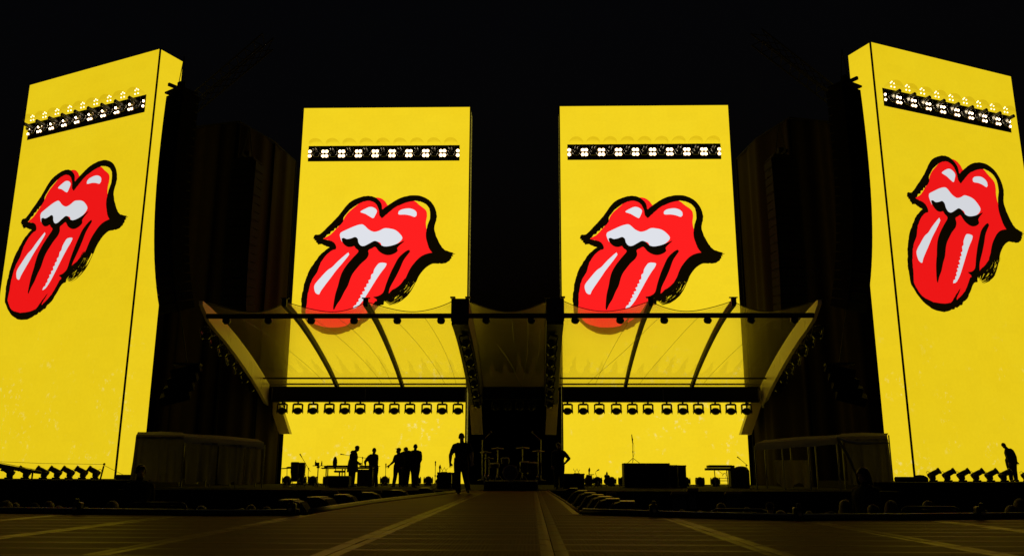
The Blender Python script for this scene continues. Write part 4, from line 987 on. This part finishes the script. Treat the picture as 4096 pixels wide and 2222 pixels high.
k.part('leg', MB().cyl((-w * .29, 0, zl), (-w * .27, 0, 0), .02, n=6), 'black_metal'); k.part('leg', MB().cyl((.02, .1, zl), (.06, .1, 0), .02, n=6), 'black_metal')
k.part('cross_rail', MB().cyl((-w * .27, 0, .3), (.05, 0, .3), .014, n=6).cyl((-w * .27, 0, .42), (.05, 0, .40), .012, n=6).cyl((-w * .27, 0, .16), (.05, 0, .16), .012, n=6), 'black_metal')
k.part('cable_bundle', MB().tube([(-w * .2, 0, zl - .05), (-w * .1, .02, zl - .2), (-.03, 0, zl - .16), (.03, 0, zl - .05)], .009, 5).tube([(-.2, 0, .5), (-.12, 0, .62), (-.02, 0, .55), (-.06, 0, .42)], .012, 5), 'cable')
k.place('keyboard_stack', ((x0 + x1) / 2, 38, 0), (0, 0, 0), 'two stacked keyboards and a rounded organ right of the flight case', 'keyboard')
# guitars on stands
def guitar(px, tip, Y, lean, label):
    k = Kit(); zt = atY(px, tip, Y).z; z0 = .12
    k.part('body', MB().prism([(-.05, z0), (.05, z0), (.16, z0 + .08), (.17, z0 + .18), (.11, z0 + .27), (.13, z0 + .36), (.08, z0 + .42), (0, z0 + .4), (-.09, z0 + .44), (-.13, z0 + .36), (-.1, z0 + .27), (-.16, z0 + .18), (-.15, z0 + .07)], -.02, .02), 'wood_red')
    k.part('neck', MB().bbox((0, 0, (z0 + .35 + zt - .18) / 2), (.05, .025, zt - .18 - z0 - .35), .008), 'wood_tan')
    k.part('headstock', MB().prism([(-.03, zt - .19), (.03, zt - .19), (.045, zt - .1), (.02, zt - .03), (.012, zt), (-.03, zt - .06), (-.045, zt - .12)], -.012, .012), 'black_paint')
    k.part('stand', MB().tube([(-.14, -.06, 0), (0, -.03, .3), (.14, -.06, 0)], .012, 6).cyl((0, -.03, .3), (0, .2, 0), .012, n=6), 'black_metal')
    k.place('guitar', (atY(px, 1925, Y).x, Y, 0), (0, R(lean), R(8)), label, 'guitar', 'guitars on stands')
guitar(1757, 1855, 34.6, 1, 'upright guitar behind the amplifier with forked clips')
guitar(2353, 1867, 36, 4, 'guitar with leaf shaped headstock by the low wide amplifier')
guitar(2430, 1883, 38, -2, 'slim guitar standing between stool and domed floor light')
# forked clips on the amplifiers
def clips(px, Y, top, label):
    z = atY(px, top, Y).z; k = Kit()
    for dx in (-.07, .07):
        k.part('fork', MB().tube([(dx, 0, 0), (dx, 0, .07), (dx - .05, 0, .14), (dx - .06, 0, .2)], .009, 6).tube([(dx, 0, .07), (dx + .04, 0, .13), (dx + .06, 0, .16)], .008, 6), 'black_metal')
    k.part('bar', MB().box((0, 0, .01), (.24, .06, .02)), 'black_metal')
    k.place('forked_clips', (atY(px, 1880, Y).x, Y, z), (0, 0, 0), label, 'holder', 'forked holders')
clips(1777, 34, 1887, 'pair of forked holders on the amplifier behind the walking man')
clips(2307, 35, 1892, 'pair of forked holders on the low wide amplifier')
# stool with gooseneck
k = Kit(); p = atY(2391, 1911, 38); zs = p.z
k.part('seat', MB().lathe([(.16, zs - .07), (.19, zs - .05), (.19, zs), (.15, zs + .02), (.02, zs + .025)], n=16), 'black_cloth')
for a in range(3): k.part('leg', MB().tube([(0, 0, zs - .08), (.2 * math.cos(a * 2.1 + .4), .2 * math.sin(a * 2.1 + .4), 0)], .018, 6), 'black_metal')
k.part('gooseneck', MB().tube([(-.02, 0, zs), (-.1, 0, zs + .22), (-.08, 0, zs + .28), (.04, 0, zs + .36)], .011, 6), 'black_metal')
k.part('lamp_head', MB().cyl((-.03, 0, zs + .32), (.07, 0, zs + .38), .02, .028, 8), 'black_metal')
k.place('stool', (p.x, 38, 0), (0, 0, 0), 'round stool with a gooseneck lamp between the guitars', 'stool')
k = Kit(); p = atY(2367, 1896, 37); k.part('top', MB().bbox((0, 0, p.z), (.2, .2, .025), .008), 'black_paint'); k.part('column', MB().cyl((0, 0, 0), (0, 0, p.z), .014, n=6), 'black_metal'); k.part('foot', MB().bbox((0, 0, .02), (.24, .24, .03), .01), 'black_metal')
k.place('pedestal', (p.x, 37, 0), (0, 0, 0), 'thin pedestal table right of the leaf shaped headstock', 'table')

# drum kit on the riser
RZ = atY(2047, 1921, 32.2).z
def drum_kit():
    root = empty('drum_kit', (.15, 32.4, RZ)); tag(root, 'drum kit with chrome stands in the dark middle of the stage', 'drums')
    def part(n, mb, m, par=None): return link(n, mb.mesh(n, m), par or root)
    Ry = Matrix.Rotation(R(90), 3, 'X')
    b = part('bass_drum', MB().lathe([(.27, -.2), (.28, -.19), (.28, .19), (.27, .2)], (0, 0, .29), Ry, 24), 'drum_shell'); part('drum_skin', MB().lathe([(.265, 0), (.02, .004)], (0, -.21, .29), Ry, 24), 'drum_skin', b); part('hoop', MB().lathe([(.285, .17), (.295, .175), (.295, .205), (.285, .21)], (0, 0, .29), Ry, 24), 'chrome', b)
    for x, y, z, r, h in ((-.2, -.05, .72, .15, .2), (.55, -.15, .5, .19, .36), (-.6, .1, .55, .18, .14), (.85, .0, .45, .2, .4)):
        d = part('tom_drum', MB().lathe([(r, -h / 2), (r, h / 2)], (x, y, z), Matrix.Rotation(R(12), 3, 'X'), 18), 'drum_shell'); part('drum_skin', MB().lathe([(r * 1.02, h / 2), (r, h / 2 + .01), (.01, h / 2 + .012)], (x, y, z), Matrix.Rotation(R(12), 3, 'X'), 18), 'drum_skin', d)
        for a in range(6): part('tension_rod', MB().cyl((x + r * 1.03 * math.cos(a * 1.05), y + r * 1.03 * math.sin(a * 1.05), z - h / 2), (x + r * 1.03 * math.cos(a * 1.05), y + r * 1.03 * math.sin(a * 1.05), z + h / 2), .008, n=5), 'chrome', d)
    for x, y, z, r in ((-.95, .0, 1.05, .22), (-.5, .3, 1.2, .24), (.45, .3, 1.22, .26), (1.05, .2, 1.1, .24), (-.8, -.3, .82, .18)):
        c = part('cymbal', MB().lathe([(.01, .03), (.05, .025), (.07, .008), (r, -.012), (r * .99, -.016), (.01, .0)], (x, y, z), Matrix.Rotation(R(10), 3, 'X'), 20), 'brass')
        s = MB().cyl((x, y, .1), (x, y, z + .05), .013, n=8)
        for a in range(3): s.tube([(x, y, .25), (x + .2 * math.cos(a * 2.1), y + .2 * math.sin(a * 2.1), .01)], .011, 6)
        part('cymbal_stand', s, 'chrome')
    part('throne', MB().lathe([(.15, .5), (.17, .53), (.15, .56), (.01, .57)], (0.05, .7, 0), None, 16).cyl((.05, .7, 0), (.05, .7, .5), .03, n=8), 'black_cloth')
drum_kit()
for i, x in enumerate((-.9, 1.3)):
    k = Kit(); k.part('column', MB().cyl((0, 0, .05), (0, 0, 1.5), .014, n=8), 'chrome'); k.part('boom', MB().cyl((0, 0, 1.45), (.3 if x < 0 else -.3, .1, 1.75), .010, n=6), 'chrome'); k.part('microphone', MB().ball((.32 if x < 0 else -.32, .1, 1.77), (.03, .03, .05), 8, 6), 'black_metal'); k.part('foot', MB().lathe([(.16, 0), (.15, .03), (.02, .05)], n=14), 'black_metal')
    k.place('overhead_mic', (x, 32.0, RZ), (0, 0, 0), 'overhead microphone on a chrome stand at the %s side of the drum kit' % ('left' if i == 0 else 'right'), 'microphone', 'drum microphones')
# pole with guy lines and a sloping rail at the far left
p = atY(402, 1908, 36.2); q = atY(415, 1862, 36.2)
k = Kit(); k.part('shaft', MB().cyl((0, 0, 0), (q.x - p.x, 0, q.z - .3), .035, n=8), 'black_metal'); k.part('ball', MB().cyl((q.x - p.x, 0, q.z - .3), ((q.x - p.x) * 1.1, 0, q.z - .26), .012, n=6).ball(((q.x - p.x) * 1.15, 0, q.z - .22), .05, 10, 8), 'black_metal')
k.place('marker_pole', (p.x, 36.2, .3), (0, 0, 0), 'short leaning pole with a ball top right of the spotlights', 'pole')
a = atY(-60, 1842, 36.2); b = atY(408, 1855, 36.2); c = atY(515, 1908, 36.2)
tag(link('guy_line', MB().tube([a, a.lerp(b, .5) + Vector((0, 0, -.03)), b], .008, 5).mesh('guy_line', 'cable')), 'thin horizontal line strung to the ball topped pole', 'line', 'guy lines')
tag(link('guy_line', MB().tube([b, c], .008, 5).mesh('guy_line', 'cable')), 'thin line slanting down right from the ball topped pole', 'line', 'guy lines')
a = atY(-60, 1852, 36.5); b = atY(165, 1889, 36.5)
k = Kit(); k.part('rail', MB().cyl((0, 0, 0), b - a, .12, .06, 8), 'black_metal'); k.part('wire', MB().cyl(Vector((0, 0, .16)), (b - a) + Vector((0, 0, .08)), .01, n=5), 'cable')
d = b - a
for t in (.15, .5, .85): k.part('post', MB().cyl(d * t, Vector((d.x * t, 0, .3 - a.z)), .04, n=6), 'black_metal')
k.place('ramp_rail', a, (0, 0, 0), 'thick sloping rail at the left edge above the first spotlights', 'rail')
for (x0p, x1p, top, lab) in ((3585, 3705, 1915, 'low black hump of covered gear right of the far right tower corner'), (470, 560, 1908, 'low black covered gear by the left tent corner')):
    a, b = atY(x0p, 1915, 36), atY(x1p, 1915, 36); w = b.x - a.x
    k = Kit(); k.part('cover', MB().bbox((0, 0, .1), (w, .5, .2), .05).ball((w * .3, 0, .16), (w * .22, .25, .12), 12, 6), 'black_cloth'); k.part('strap', MB().box((-w * .2, -.255, .1), (.05, .01, .16)), 'rubber')
    k.place('covered_gear', ((a.x + b.x) / 2, 36, .3), (0, 0, 0), lab, 'gear', 'covered gear')

# ------------------------------------------------------------------ people
import numpy as np
def body_mesh(J, mats, bulk=1.0, hand=True, loose=1.0):
    """one continuous figure: lofted torso, tapered limbs and a shaped head fused into a single skin; J holds joints in metres, feet at z = 0"""
    J = {k: Vector(p) for k, p in J.items()}; b = MB(); prim = []
    def cap(p, q, r0, r1, g):
        p, q = Vector(p), Vector(q); b.cyl(p, q, r0, r1, 12, False); b.ball(p, r0, 10, 6); b.ball(q, r1, 10, 6); prim.append((p, q, r0, r1, g))
    across = (J['sh_r'] - J['sh_l']); across.z *= .5; across.normalize()
    hipax = (J['hip_r'] - J['hip_l']).normalized()
    pel, chs, nk = J['pelvis'], J['chest'], J['neck']; shc = (J['sh_l'] + J['sh_r']) / 2
    rings = [(pel - Vector((0, 0, .11)), .15, .11, 0.), (pel, .168, .122, 0.), (pel.lerp(chs, .38), .158, .116, .4), (pel.lerp(chs, .72), .175, .125, .7), (chs, .192, .132, 1.), (chs.lerp(shc, .65) + Vector((0, 0, .0)), .19, .12, 1.), (shc.lerp(nk, .38), .115, .092, 1.), (nk - (nk - shc) * .12, .062 / bulk, .062 / bulk, 1.)]
    n = 16; vs = []
    for c, w, d, t in rings:
        ax = hipax.lerp(across, t).normalized(); upd = (nk - pel).normalized(); dp = upd.cross(ax).normalized()
        for k in range(n):
            u = 2 * math.pi * k / n; cu, su = math.cos(u), math.sin(u)
            cu = math.copysign(abs(cu) ** .85, cu); su = math.copysign(abs(su) ** .85, su)
            vs.append(c + ax * cu * w * bulk + dp * su * d * bulk)
    fs = [(i * n + k, i * n + (k + 1) % n, (i + 1) * n + (k + 1) % n, (i + 1) * n + k) for i in range(len(rings) - 1) for k in range(n)] + [list(range(n))[::-1], [(len(rings) - 1) * n + k for k in range(n)]]
    b.add(vs, fs)
    for (c0, w0, d0, _), (c1, w1, d1, _), g in zip(rings, rings[1:], ['low', 'low', 'top', 'top', 'top', 'top', 'skin']): prim.append((c0, c1, (w0 + d0) * .5 * bulk, (w1 + d1) * .5 * bulk, g))
    # head
    hd = J['head']; upv = (hd - nk).normalized(); fw = Vector(J.get('face', (0, -1, 0))); fw = (fw - upv * fw.dot(upv) * .6).normalized(); sd = fw.cross(upv).normalized(); up2 = sd.cross(fw).normalized()
    M = Matrix((sd, fw, up2)).transposed()
    def ell(c, r, g):
        o = MB().ball((0, 0, 0), r, 14, 10); b.add([c + M @ v for v in o.v], o.f); prim.append((c, c, sum(r) / 3, sum(r) / 3, g))
    ell(hd + up2 * .022 - fw * .012, (.078, .098, .098), 'hair'); ell(hd - up2 * .045 + fw * .022, (.062, .072, .078), 'skin'); ell(hd - up2 * .092 + fw * .055, (.032, .03, .026), 'skin')
    cap(hd - up2 * .002 + fw * .088, hd - up2 * .035 + fw * .108, .009, .016, 'skin'); cap(hd + up2 * .02 + sd * .03 + fw * .08, hd + up2 * .02 - sd * .03 + fw * .08, .014, .014, 'skin')
    cap(hd - up2 * .068 + fw * .088 - sd * .02, hd - up2 * .068 + fw * .088 + sd * .02, .009, .009, 'skin')
    for s_ in (-1, 1): cap(hd + sd * s_ * .08 - up2 * .03 - fw * .008, hd + sd * s_ * .086 + up2 * .01 - fw * .014, .014, .018, 'skin')
    cap(nk - (nk - shc) * .25, hd - up2 * .05 - fw * .015, .064, .06, 'skin')
    for s_ in ('l', 'r'):
        S, El, Wr = J['sh_' + s_], J['el_' + s_], J['wr_' + s_]; k = bulk
        S = S - Vector((0, 0, .03)); cap(S.lerp(shc, .5), S, .085 * k, .068 * k, 'top'); cap(S, S.lerp(El, .6), .07 * k, .062 * k, 'top'); cap(S.lerp(El, .6), El, .058 * k ** .7, .049 * k ** .7, 'sleeve')
        cap(El, El.lerp(Wr, .35), .049 * k ** .7, .047 * k ** .6, 'sleeve'); cap(El.lerp(Wr, .35), Wr, .045 * k ** .6, .031 * k ** .5, 'sleeve')
        hv = (J['hd_' + s_] - Wr).normalized() if 'hd_' + s_ in J else (Wr - El).normalized()
        side = hv.cross(Vector((.15, 1, 0.2))).normalized(); cu = hv.cross(side).normalized()
        cap(Wr + hv * .035 - side * .018, Wr + hv * .085 - side * .024, .024, .021, 'skin'); cap(Wr + hv * .035 + side * .014, Wr + hv * .085 + side * .018, .024, .021, 'skin')
        if hand:
            for o, ln in ((-.040, .062), (-.014, .082), (.013, .078), (.039, .058)):
                p0, p1, p2 = Wr + hv * .09 + side * o, Wr + hv * (.09 + ln * .55) + side * o * 1.4 + cu * .008, Wr + hv * (.09 + ln) + side * o * 1.55 + cu * .03
                cap(p0, p1, .0105, .0095, 'skin'); cap(p1, p2, .0095, .009, 'skin')
            cap(Wr + hv * .05 + side * .035, Wr + hv * .085 + side * .058 + cu * .012, .014, .012, 'skin'); cap(Wr + hv * .085 + side * .058 + cu * .012, Wr + hv * .12 + side * .058 + cu * .028, .012, .0105, 'skin')
        H, K, A = J['hip_' + s_], J['kn_' + s_], J['an_' + s_]
        cap(H, H.lerp(K, .5), .108 * k, .098 * k, 'low'); cap(H.lerp(K, .5), K, .098 * k, .080 * k ** .7, 'low'); cap(K, K.lerp(A, .45), .080 * k ** .7, .077 * k ** .7, 'low'); cap(K.lerp(A, .45), A + Vector((0, 0, -.01)), .077 * k ** .7, .07 * k ** .6, 'low')
        to = J.get('to_' + s_, A + Vector((0, -.17, -.045))); cap(A + Vector((0, .04, -.04)), A.lerp(to, .5) + Vector((0, 0, -.015)), .046, .048, 'shoe'); cap(A.lerp(to, .5) + Vector((0, 0, -.015)), to, .047, .038, 'shoe')
    me = bpy.data.meshes.new('lump'); me.from_pydata([tuple(v) for v in b.v], [], b.f); ob = bpy.data.objects.new('lump', me); COL.objects.link(ob)
    rm = ob.modifiers.new('r', 'REMESH'); rm.mode = 'VOXEL'; rm.voxel_size = .0095 if hand else .018; rm.use_smooth_shade = True
    sm = ob.modifiers.new('s', 'SMOOTH'); sm.factor = .5; sm.iterations = 2
    dg = bpy.context.evaluated_depsgraph_get(); out = bpy.data.meshes.new_from_object(ob.evaluated_get(dg))
    bpy.data.objects.remove(ob); bpy.data.meshes.remove(me)
    out.name = 'body'; out.materials.clear(); slots = {'top': 0, 'low': 1, 'skin': 2, 'hair': 3, 'shoe': 4, 'sleeve': 5 if len(mats) > 5 else 0}
    for m in mats: out.materials.append(MATS[m])
    npol = len(out.polygons); C = np.zeros(npol * 3); out.polygons.foreach_get('center', C); C = C.reshape(-1, 3)
    D = np.empty((npol, len(prim)))
    for i, (p, q, r0, r1, g) in enumerate(prim):
        p_, d = np.array(p), np.array(q - p); L = max(1e-9, float(d @ d)); t = np.clip(((C - p_) @ d) / L, 0, 1)
        D[:, i] = np.linalg.norm(C - p_ - t[:, None] * d, axis=1) - (r0 + (r1 - r0) * t)
    idx = D.argmin(1); sl = np.array([slots[g] for *_, g in prim]); out.polygons.foreach_set('material_index', sl[idx].astype(np.int32))
    out.polygons.foreach_set('use_smooth', np.ones(npol, dtype=bool)); out.update()
    return out
def hair_mesh(hd, up, fw, style):
    """a ragged cap of hair (or a real cap) shaped over the skull"""
    rr = random.Random(int(hd[2] * 1000)); b = MB(); n, m = 20, 10; vs = []; fs = []
    hd, up, fw = Vector(hd), Vector(up).normalized(), Vector(fw).normalized(); fw = (fw - up * fw.dot(up) * .6).normalized(); sd = fw.cross(up).normalized(); up2 = sd.cross(fw).normalized()
    depth = {'short': 1.9, 'long': 2.5, 'bald': 1.75, 'cap': 1.6}[style]; th = {'short': .008, 'long': .02, 'bald': .003, 'cap': .012}[style]
    c0 = hd + up2 * .022 - fw * .012
    for i in range(m + 1):
        t = depth * i / m
        for k in range(n):
            a = 2 * math.pi * k / n; front = max(0, math.cos(a)) ** 1.5; tt = t * (1 - .55 * front)
            j = rr.uniform(-.003, .004) if style != 'cap' else 0
            rx, ry, rz = .080 + th + j, .101 + th + j, .101 + th + j; s_ = math.sin(min(tt, 1.57)); dn = max(0, tt - 1.57)
            brim = .075 if (style == 'cap' and i == m and front > .5) else 0
            w = 1 + (.35 * dn if style == 'long' else -.12 * dn)
            vs.append(c0 + up2 * (math.cos(min(tt, 1.57)) * rz - dn * (.19 if style == 'long' else .10)) + fw * math.cos(a) * (ry * s_ * w + brim) + sd * math.sin(a) * rx * s_ * w)
    for i in range(m):
        for k in range(n): fs.append((i * n + k, i * n + (k + 1) % n, (i + 1) * n + (k + 1) % n, (i + 1) * n + k))
    return b.add(vs, fs, True)
def person(loc, J, mats, label, group=None, bulk=1., rz=0., scale=1., hair='short', hairm='hair_dark', extra=None):
    me = body_mesh(J, mats, bulk * 1.06); fw = J.get('face', (0, -1, 0)); up = (Vector(J['head']) - Vector(J['neck']))
    root = link('person', me); root.location = loc; root.rotation_euler = (0, 0, rz); root.scale = (scale,) * 3
    tag(root, label, 'person', group)
    if hair: link('hair', hair_mesh(J['head'], up, fw, hair).mesh('hair', hairm), root)
    if extra: extra(root)
    return root
BASE = dict(pelvis=(0, 0, .96), chest=(0, .0, 1.32), neck=(0, 0, 1.53), head=(0, -.015, 1.68), sh_l=(-.19, 0, 1.44), el_l=(-.24, .02, 1.15), wr_l=(-.24, -.05, .90), sh_r=(.19, 0, 1.44), el_r=(.24, .02, 1.15), wr_r=(.24, -.05, .90),
            hip_l=(-.095, 0, .9), kn_l=(-.1, -.02, .5), an_l=(-.1, .02, .09), hip_r=(.095, 0, .9), kn_r=(.1, -.02, .5), an_r=(.1, .02, .09))
def pose(**k): d = dict(BASE); d.update(k); return d
def foot(px, Y): return (atY(px, 1930, Y).x, Y, 0)
TEE = ['tee_black', 'trouser_dark', 'skin', 'hair_dark', 'shoe', 'skin']
COAT = ['coat_dark', 'trouser_dark', 'skin', 'hair_dark', 'shoe']
# the man walking down the runway
wm = atZ(1843, 1973, 0)
def belt(root):
    link('radio', MB().bbox((-.2, .02, 1.0), (.05, .07, .13), .012).cyl((-.21, .02, 1.06), (-.27, .03, 1.2), .005, n=5).mesh('radio', 'black_paint'), root)
    link('belt', MB().tube([(.186 * math.cos(a * .524), .138 * math.sin(a * .524), 1.0) for a in range(13)], .014, 6).mesh('belt', 'rubber'), root)
    # loose shirt hem and neckline keep the tee apart from trousers and neck
    link('collar', MB().tube([(.02 + .078 * math.cos(a * .628), -.025 + .078 * math.sin(a * .628), 1.505 + .02 * math.sin(a * .628)) for a in range(11)], .011, 6).mesh('collar', 'tee_black'), root)
person((wm.x, wm.y, 0), pose(pelvis=(0, 0, .98), chest=(.005, -.02, 1.33), neck=(.02, -.03, 1.54), head=(.005, -.06, 1.685), face=(.28, -.9, -.3),
       sh_l=(-.205, -.01, 1.44), el_l=(-.335, .02, 1.15), wr_l=(-.335, -.06, .92), hd_l=(-.30, -.1, .8), sh_r=(.22, -.02, 1.45), el_r=(.315, .05, 1.17), wr_r=(.33, -.05, .95),
       hip_l=(-.1, 0, .92), kn_l=(-.1, -.12, .52), an_l=(-.07, -.05, .09), hip_r=(.1, 0, .92), kn_r=(.13, .02, .53), an_r=(.2, .3, .14), to_r=(.22, .14, .05)),
       TEE, 'man in black t-shirt walking down the runway with lowered head', extra=belt, bulk=1.17)
# crew on the stage
person(foot(1408, 37), pose(pelvis=(-.02, 0, .92), chest=(.03, 0, 1.27), neck=(.10, 0, 1.49), head=(.16, 0, 1.62), face=(.95, -.2, -.25), sh_l=(.0, -.19, 1.40), el_l=(.02, -.2, 1.12), wr_l=(.24, -.15, 1.0), sh_r=(.05, .19, 1.40), el_r=(.02, .2, 1.12), wr_r=(.26, .12, 1.0),
       kn_l=(-.05, -.1, .5), kn_r=(.02, .1, .5), an_l=(-.06, -.1, .09), an_r=(0, .1, .09), hip_l=(-.02, -.09, .88), hip_r=(-.02, .09, .88), to_l=(.1, -.12, .05), to_r=(.16, .1, .05)), COAT, 'person in dark hooded coat bent over the keyboards', 'crew on stage', 1.22, scale=1.0,
       extra=lambda r: (link('coat_skirt', MB().lathe([(.25, .62), (.235, .85), (.2, 1.08), (.16, 1.2)], (-.0, 0, 0), None, 16).mesh('coat_skirt', 'coat_dark'), r), link('hood', MB().ball((-.0, 0, 1.46), (.13, .15, .09), 12, 8).mesh('hood', 'coat_dark'), r)))
person(foot(1492, 37), pose(pelvis=(.0, 0, .88), chest=(-.07, 0, 1.2), neck=(.0, -.02, 1.40), head=(.01, -.04, 1.53), face=(.5, -.8, -.15), sh_l=(-.2, 0, 1.3), el_l=(-.38, 0, 1.06), wr_l=(-.34, -.1, .92), sh_r=(.11, 0, 1.33), el_r=(.14, 0, 1.04), wr_r=(.14, 0, .78), hd_r=(.15, 0, .66),
       hip_l=(-.08, 0, .84), hip_r=(.09, 0, .84), kn_l=(-.12, 0, .46), kn_r=(.1, 0, .46), an_l=(-.14, 0, .09), an_r=(.15, 0, .09)), TEE, 'person leaning one arm on the organ, other arm hanging', 'crew on stage', 1.15, hair='bald')
person(foot(1592, 37), pose(pelvis=(.0, 0, .92), chest=(.0, 0, 1.22), neck=(-.01, 0, 1.40), head=(-.02, -.01, 1.53), face=(-.9, -.3, -.1), sh_l=(-.13, -.05, 1.32), el_l=(-.22, -.08, 1.06), wr_l=(-.37, -.1, .92), hd_l=(-.46, -.12, .84), sh_r=(.17, .05, 1.32), el_r=(.22, .05, 1.03), wr_r=(.14, -.08, .86),
       kn_l=(-.13, 0, .46), an_l=(-.19, 0, .09), kn_r=(.1, 0, .46), an_r=(.1, 0, .09)), COAT, 'smallest person of the trio, stretching an arm down to the left', 'crew on stage', 1.05, hair='cap')
person(foot(1621, 37.6), pose(pelvis=(0, 0, .9), chest=(0, 0, 1.25), neck=(0, 0, 1.45), head=(0, -.01, 1.585), face=(.6, .6, 0), kn_r=(.09, 0, .46), an_r=(.06, 0, .09)), COAT, 'middle person of the trio standing behind the two others', 'crew on stage', 1.15, hair='bald')
person(foot(1658, 37), pose(pelvis=(.02, 0, .97), chest=(0, .0, 1.34), neck=(-.01, 0, 1.55), head=(0, 0, 1.69), face=(.2, .97, 0), sh_l=(-.2, 0, 1.46), el_l=(-.33, .04, 1.5), wr_l=(-.42, .1, 1.55), sh_r=(.19, 0, 1.47), el_r=(.25, 0, 1.17), wr_r=(.16, -.05, .93), hip_l=(-.06, 0, .9), kn_l=(-.06, 0, .5), an_l=(-.04, 0, .09), hip_r=(.1, 0, .9), kn_r=(.09, 0, .5), an_r=(.05, 0, .09)), COAT, 'tallest, broad person of the trio with a hand in the jacket pocket', 'crew on stage', 1.26, hair='short')
person(foot(2236, 33), pose(chest=(0, 0, 1.28), neck=(.01, 0, 1.5), head=(-.01, -.02, 1.63), face=(-.3, -.9, 0), sh_r=(.19, 0, 1.40), el_r=(.40, .05, 1.16), wr_r=(.24, -.02, .98), hd_r=(.16, -.08, .95), sh_l=(-.19, 0, 1.40)), COAT, 'person with a hand on the hip right of the drum kit', 'crew on stage', 1.2)
person((atY(4052, 1915, 37.8).x, 37.8, .3), pose(pelvis=(.02, 0, .9), chest=(-.03, -.02, 1.22), neck=(-.15, -.03, 1.42), head=(-.24, -.05, 1.52), face=(-.75, -.5, -.45), sh_l=(-.17, -.1, 1.34), el_l=(-.16, -.12, 1.06), wr_l=(-.14, -.12, .82), sh_r=(.14, .08, 1.32), el_r=(.26, .08, 1.08), wr_r=(.28, .05, .86),
       kn_l=(-.08, 0, .48), kn_r=(.12, 0, .48), an_l=(-.07, 0, .09), an_r=(.13, 0, .09)), COAT, 'person stooping forward beside the spotlights near the right edge', 'crew on wings', 1.18, hair='bald')
# figures close behind the platform
def big(px, top, Y, label, rz, hair, z=None, mats=COAT, hairm='hair_dark', bulk=1.15):
    p = atY(px, top, Y); person((p.x, Y, p.z - 1.80), pose(), mats, label, 'people in the pit', bulk, rz, 1., hair, hairm)
big(565, 1858, 15.8, 'large dark figure with cap before the left tent corner', .6, 'cap')
big(3452, 1872, 15.0, 'dark haired figure in the pit before the right tent', -1.1, 'long')

# ------------------------------------------------------------------ the crowd in front of the stage
rc = random.Random(21)
CV = []
for hair, mats, hm in (('short', ['shirt_grey', 'trouser_dark', 'skin', 'hair_dark', 'shoe', 'skin'], 'hair_dark'), ('long', ['coat_dark', 'trouser_dark', 'skin', 'hair_brown', 'shoe'], 'hair_brown'), ('cap', ['tee_black', 'trouser_dark', 'skin', 'hair_dark', 'shoe', 'skin'], 'shirt_grey'), ('bald', ['shirt_grey', 'trouser_dark', 'skin', 'skin', 'shoe', 'skin'], 'hair_dark')):
    J = pose(); CV.append((body_mesh(J, mats, 1.05, False), hair_mesh(J['head'], (0, -.015, .15), (0, -1, 0), hair).mesh('hair', hm)))
HEADS = [(22, 2002, 60, 'at the left picture edge'), (62, 2006, 46, 'second from the left picture edge'), (138, 2008, 50, 'between left edge and first rail clamp'), (195, 2004, 46, 'lit on its right side, left of the first rail clamp'), (235, 2020, 42, 'just left of the first rail clamp'), (345, 2024, 42, 'just right of the first rail clamp'), (393, 2026, 46, 'left of the big round head before the left barrier'), (450, 2002, 62, 'big and round, left of the left barrier'),
         (505, 2030, 40, 'touching the left barrier on its left'), (806, 2018, 52, 'round, right of the left barrier'), (905, 2040, 40, 'low, between left barrier and runway corner'), (965, 2032, 42, 'left of the two heads near the runway corner'), (1005, 2015, 50, 'taller of the two heads near the runway corner'), (1067, 2022, 46, 'shorter of the two heads near the runway corner'), (1150, 2030, 44, 'left of the clamp by the runway corner'),
         (2640, 2045, 40, 'first right of the runway wedges'), (2672, 2047, 40, 'second right of the runway wedges'), (2727, 2034, 44, 'third right of the runway wedges'), (2752, 2042, 44, 'fourth right of the runway wedges'), (2802, 2041, 44, 'left of the middle barrier'), (2884, 2008, 44, 'over the left part of the middle barrier'), (2988, 2024, 44, 'over the right part of the middle barrier'), (3078, 2005, 40, 'behind the right end of the middle barrier'), (3122, 2040, 50, 'right of the middle barrier'),
         (3158, 2048, 40, 'left of the middle rail clamp'), (3235, 2040, 44, 'right of the middle rail clamp'), (3325, 2042, 46, 'left of the tallest head in the right half'), (3380, 1998, 62, 'tallest in the right half'), (3432, 2040, 50, 'in the dip between two tall heads'), (3492, 2014, 58, 'left of the bushiest head'), (3562, 2001, 68, 'bushiest, left of the right barrier'), (3712, 2001, 42, 'over the right barrier'), (3935, 2036, 40, 'right of the last rail clamp'), (3968, 2046, 40, 'low one right of the last rail clamp'), (4045, 2020, 60, 'big and close to the right picture edge'), (4078, 1994, 50, 'highest at the right picture edge')]
for i, (px, top, w, lab) in enumerate(HEADS):
    Y = max(14.25, .232 * FPX / w); p = atY(px, top, Y); v = CV[(i * 7 + (1 if w > 55 else 0)) % 4] if w < 60 else CV[1]
    o = link('person', v[0]); h = link('hair', v[1], o)
    o.location = (p.x, Y, p.z - 1.815); o.rotation_euler = (0, 0, math.pi + rc.uniform(-.7, .7))
    tag(o, 'spectator head ' + lab, 'person', 'spectators behind the platform rail')
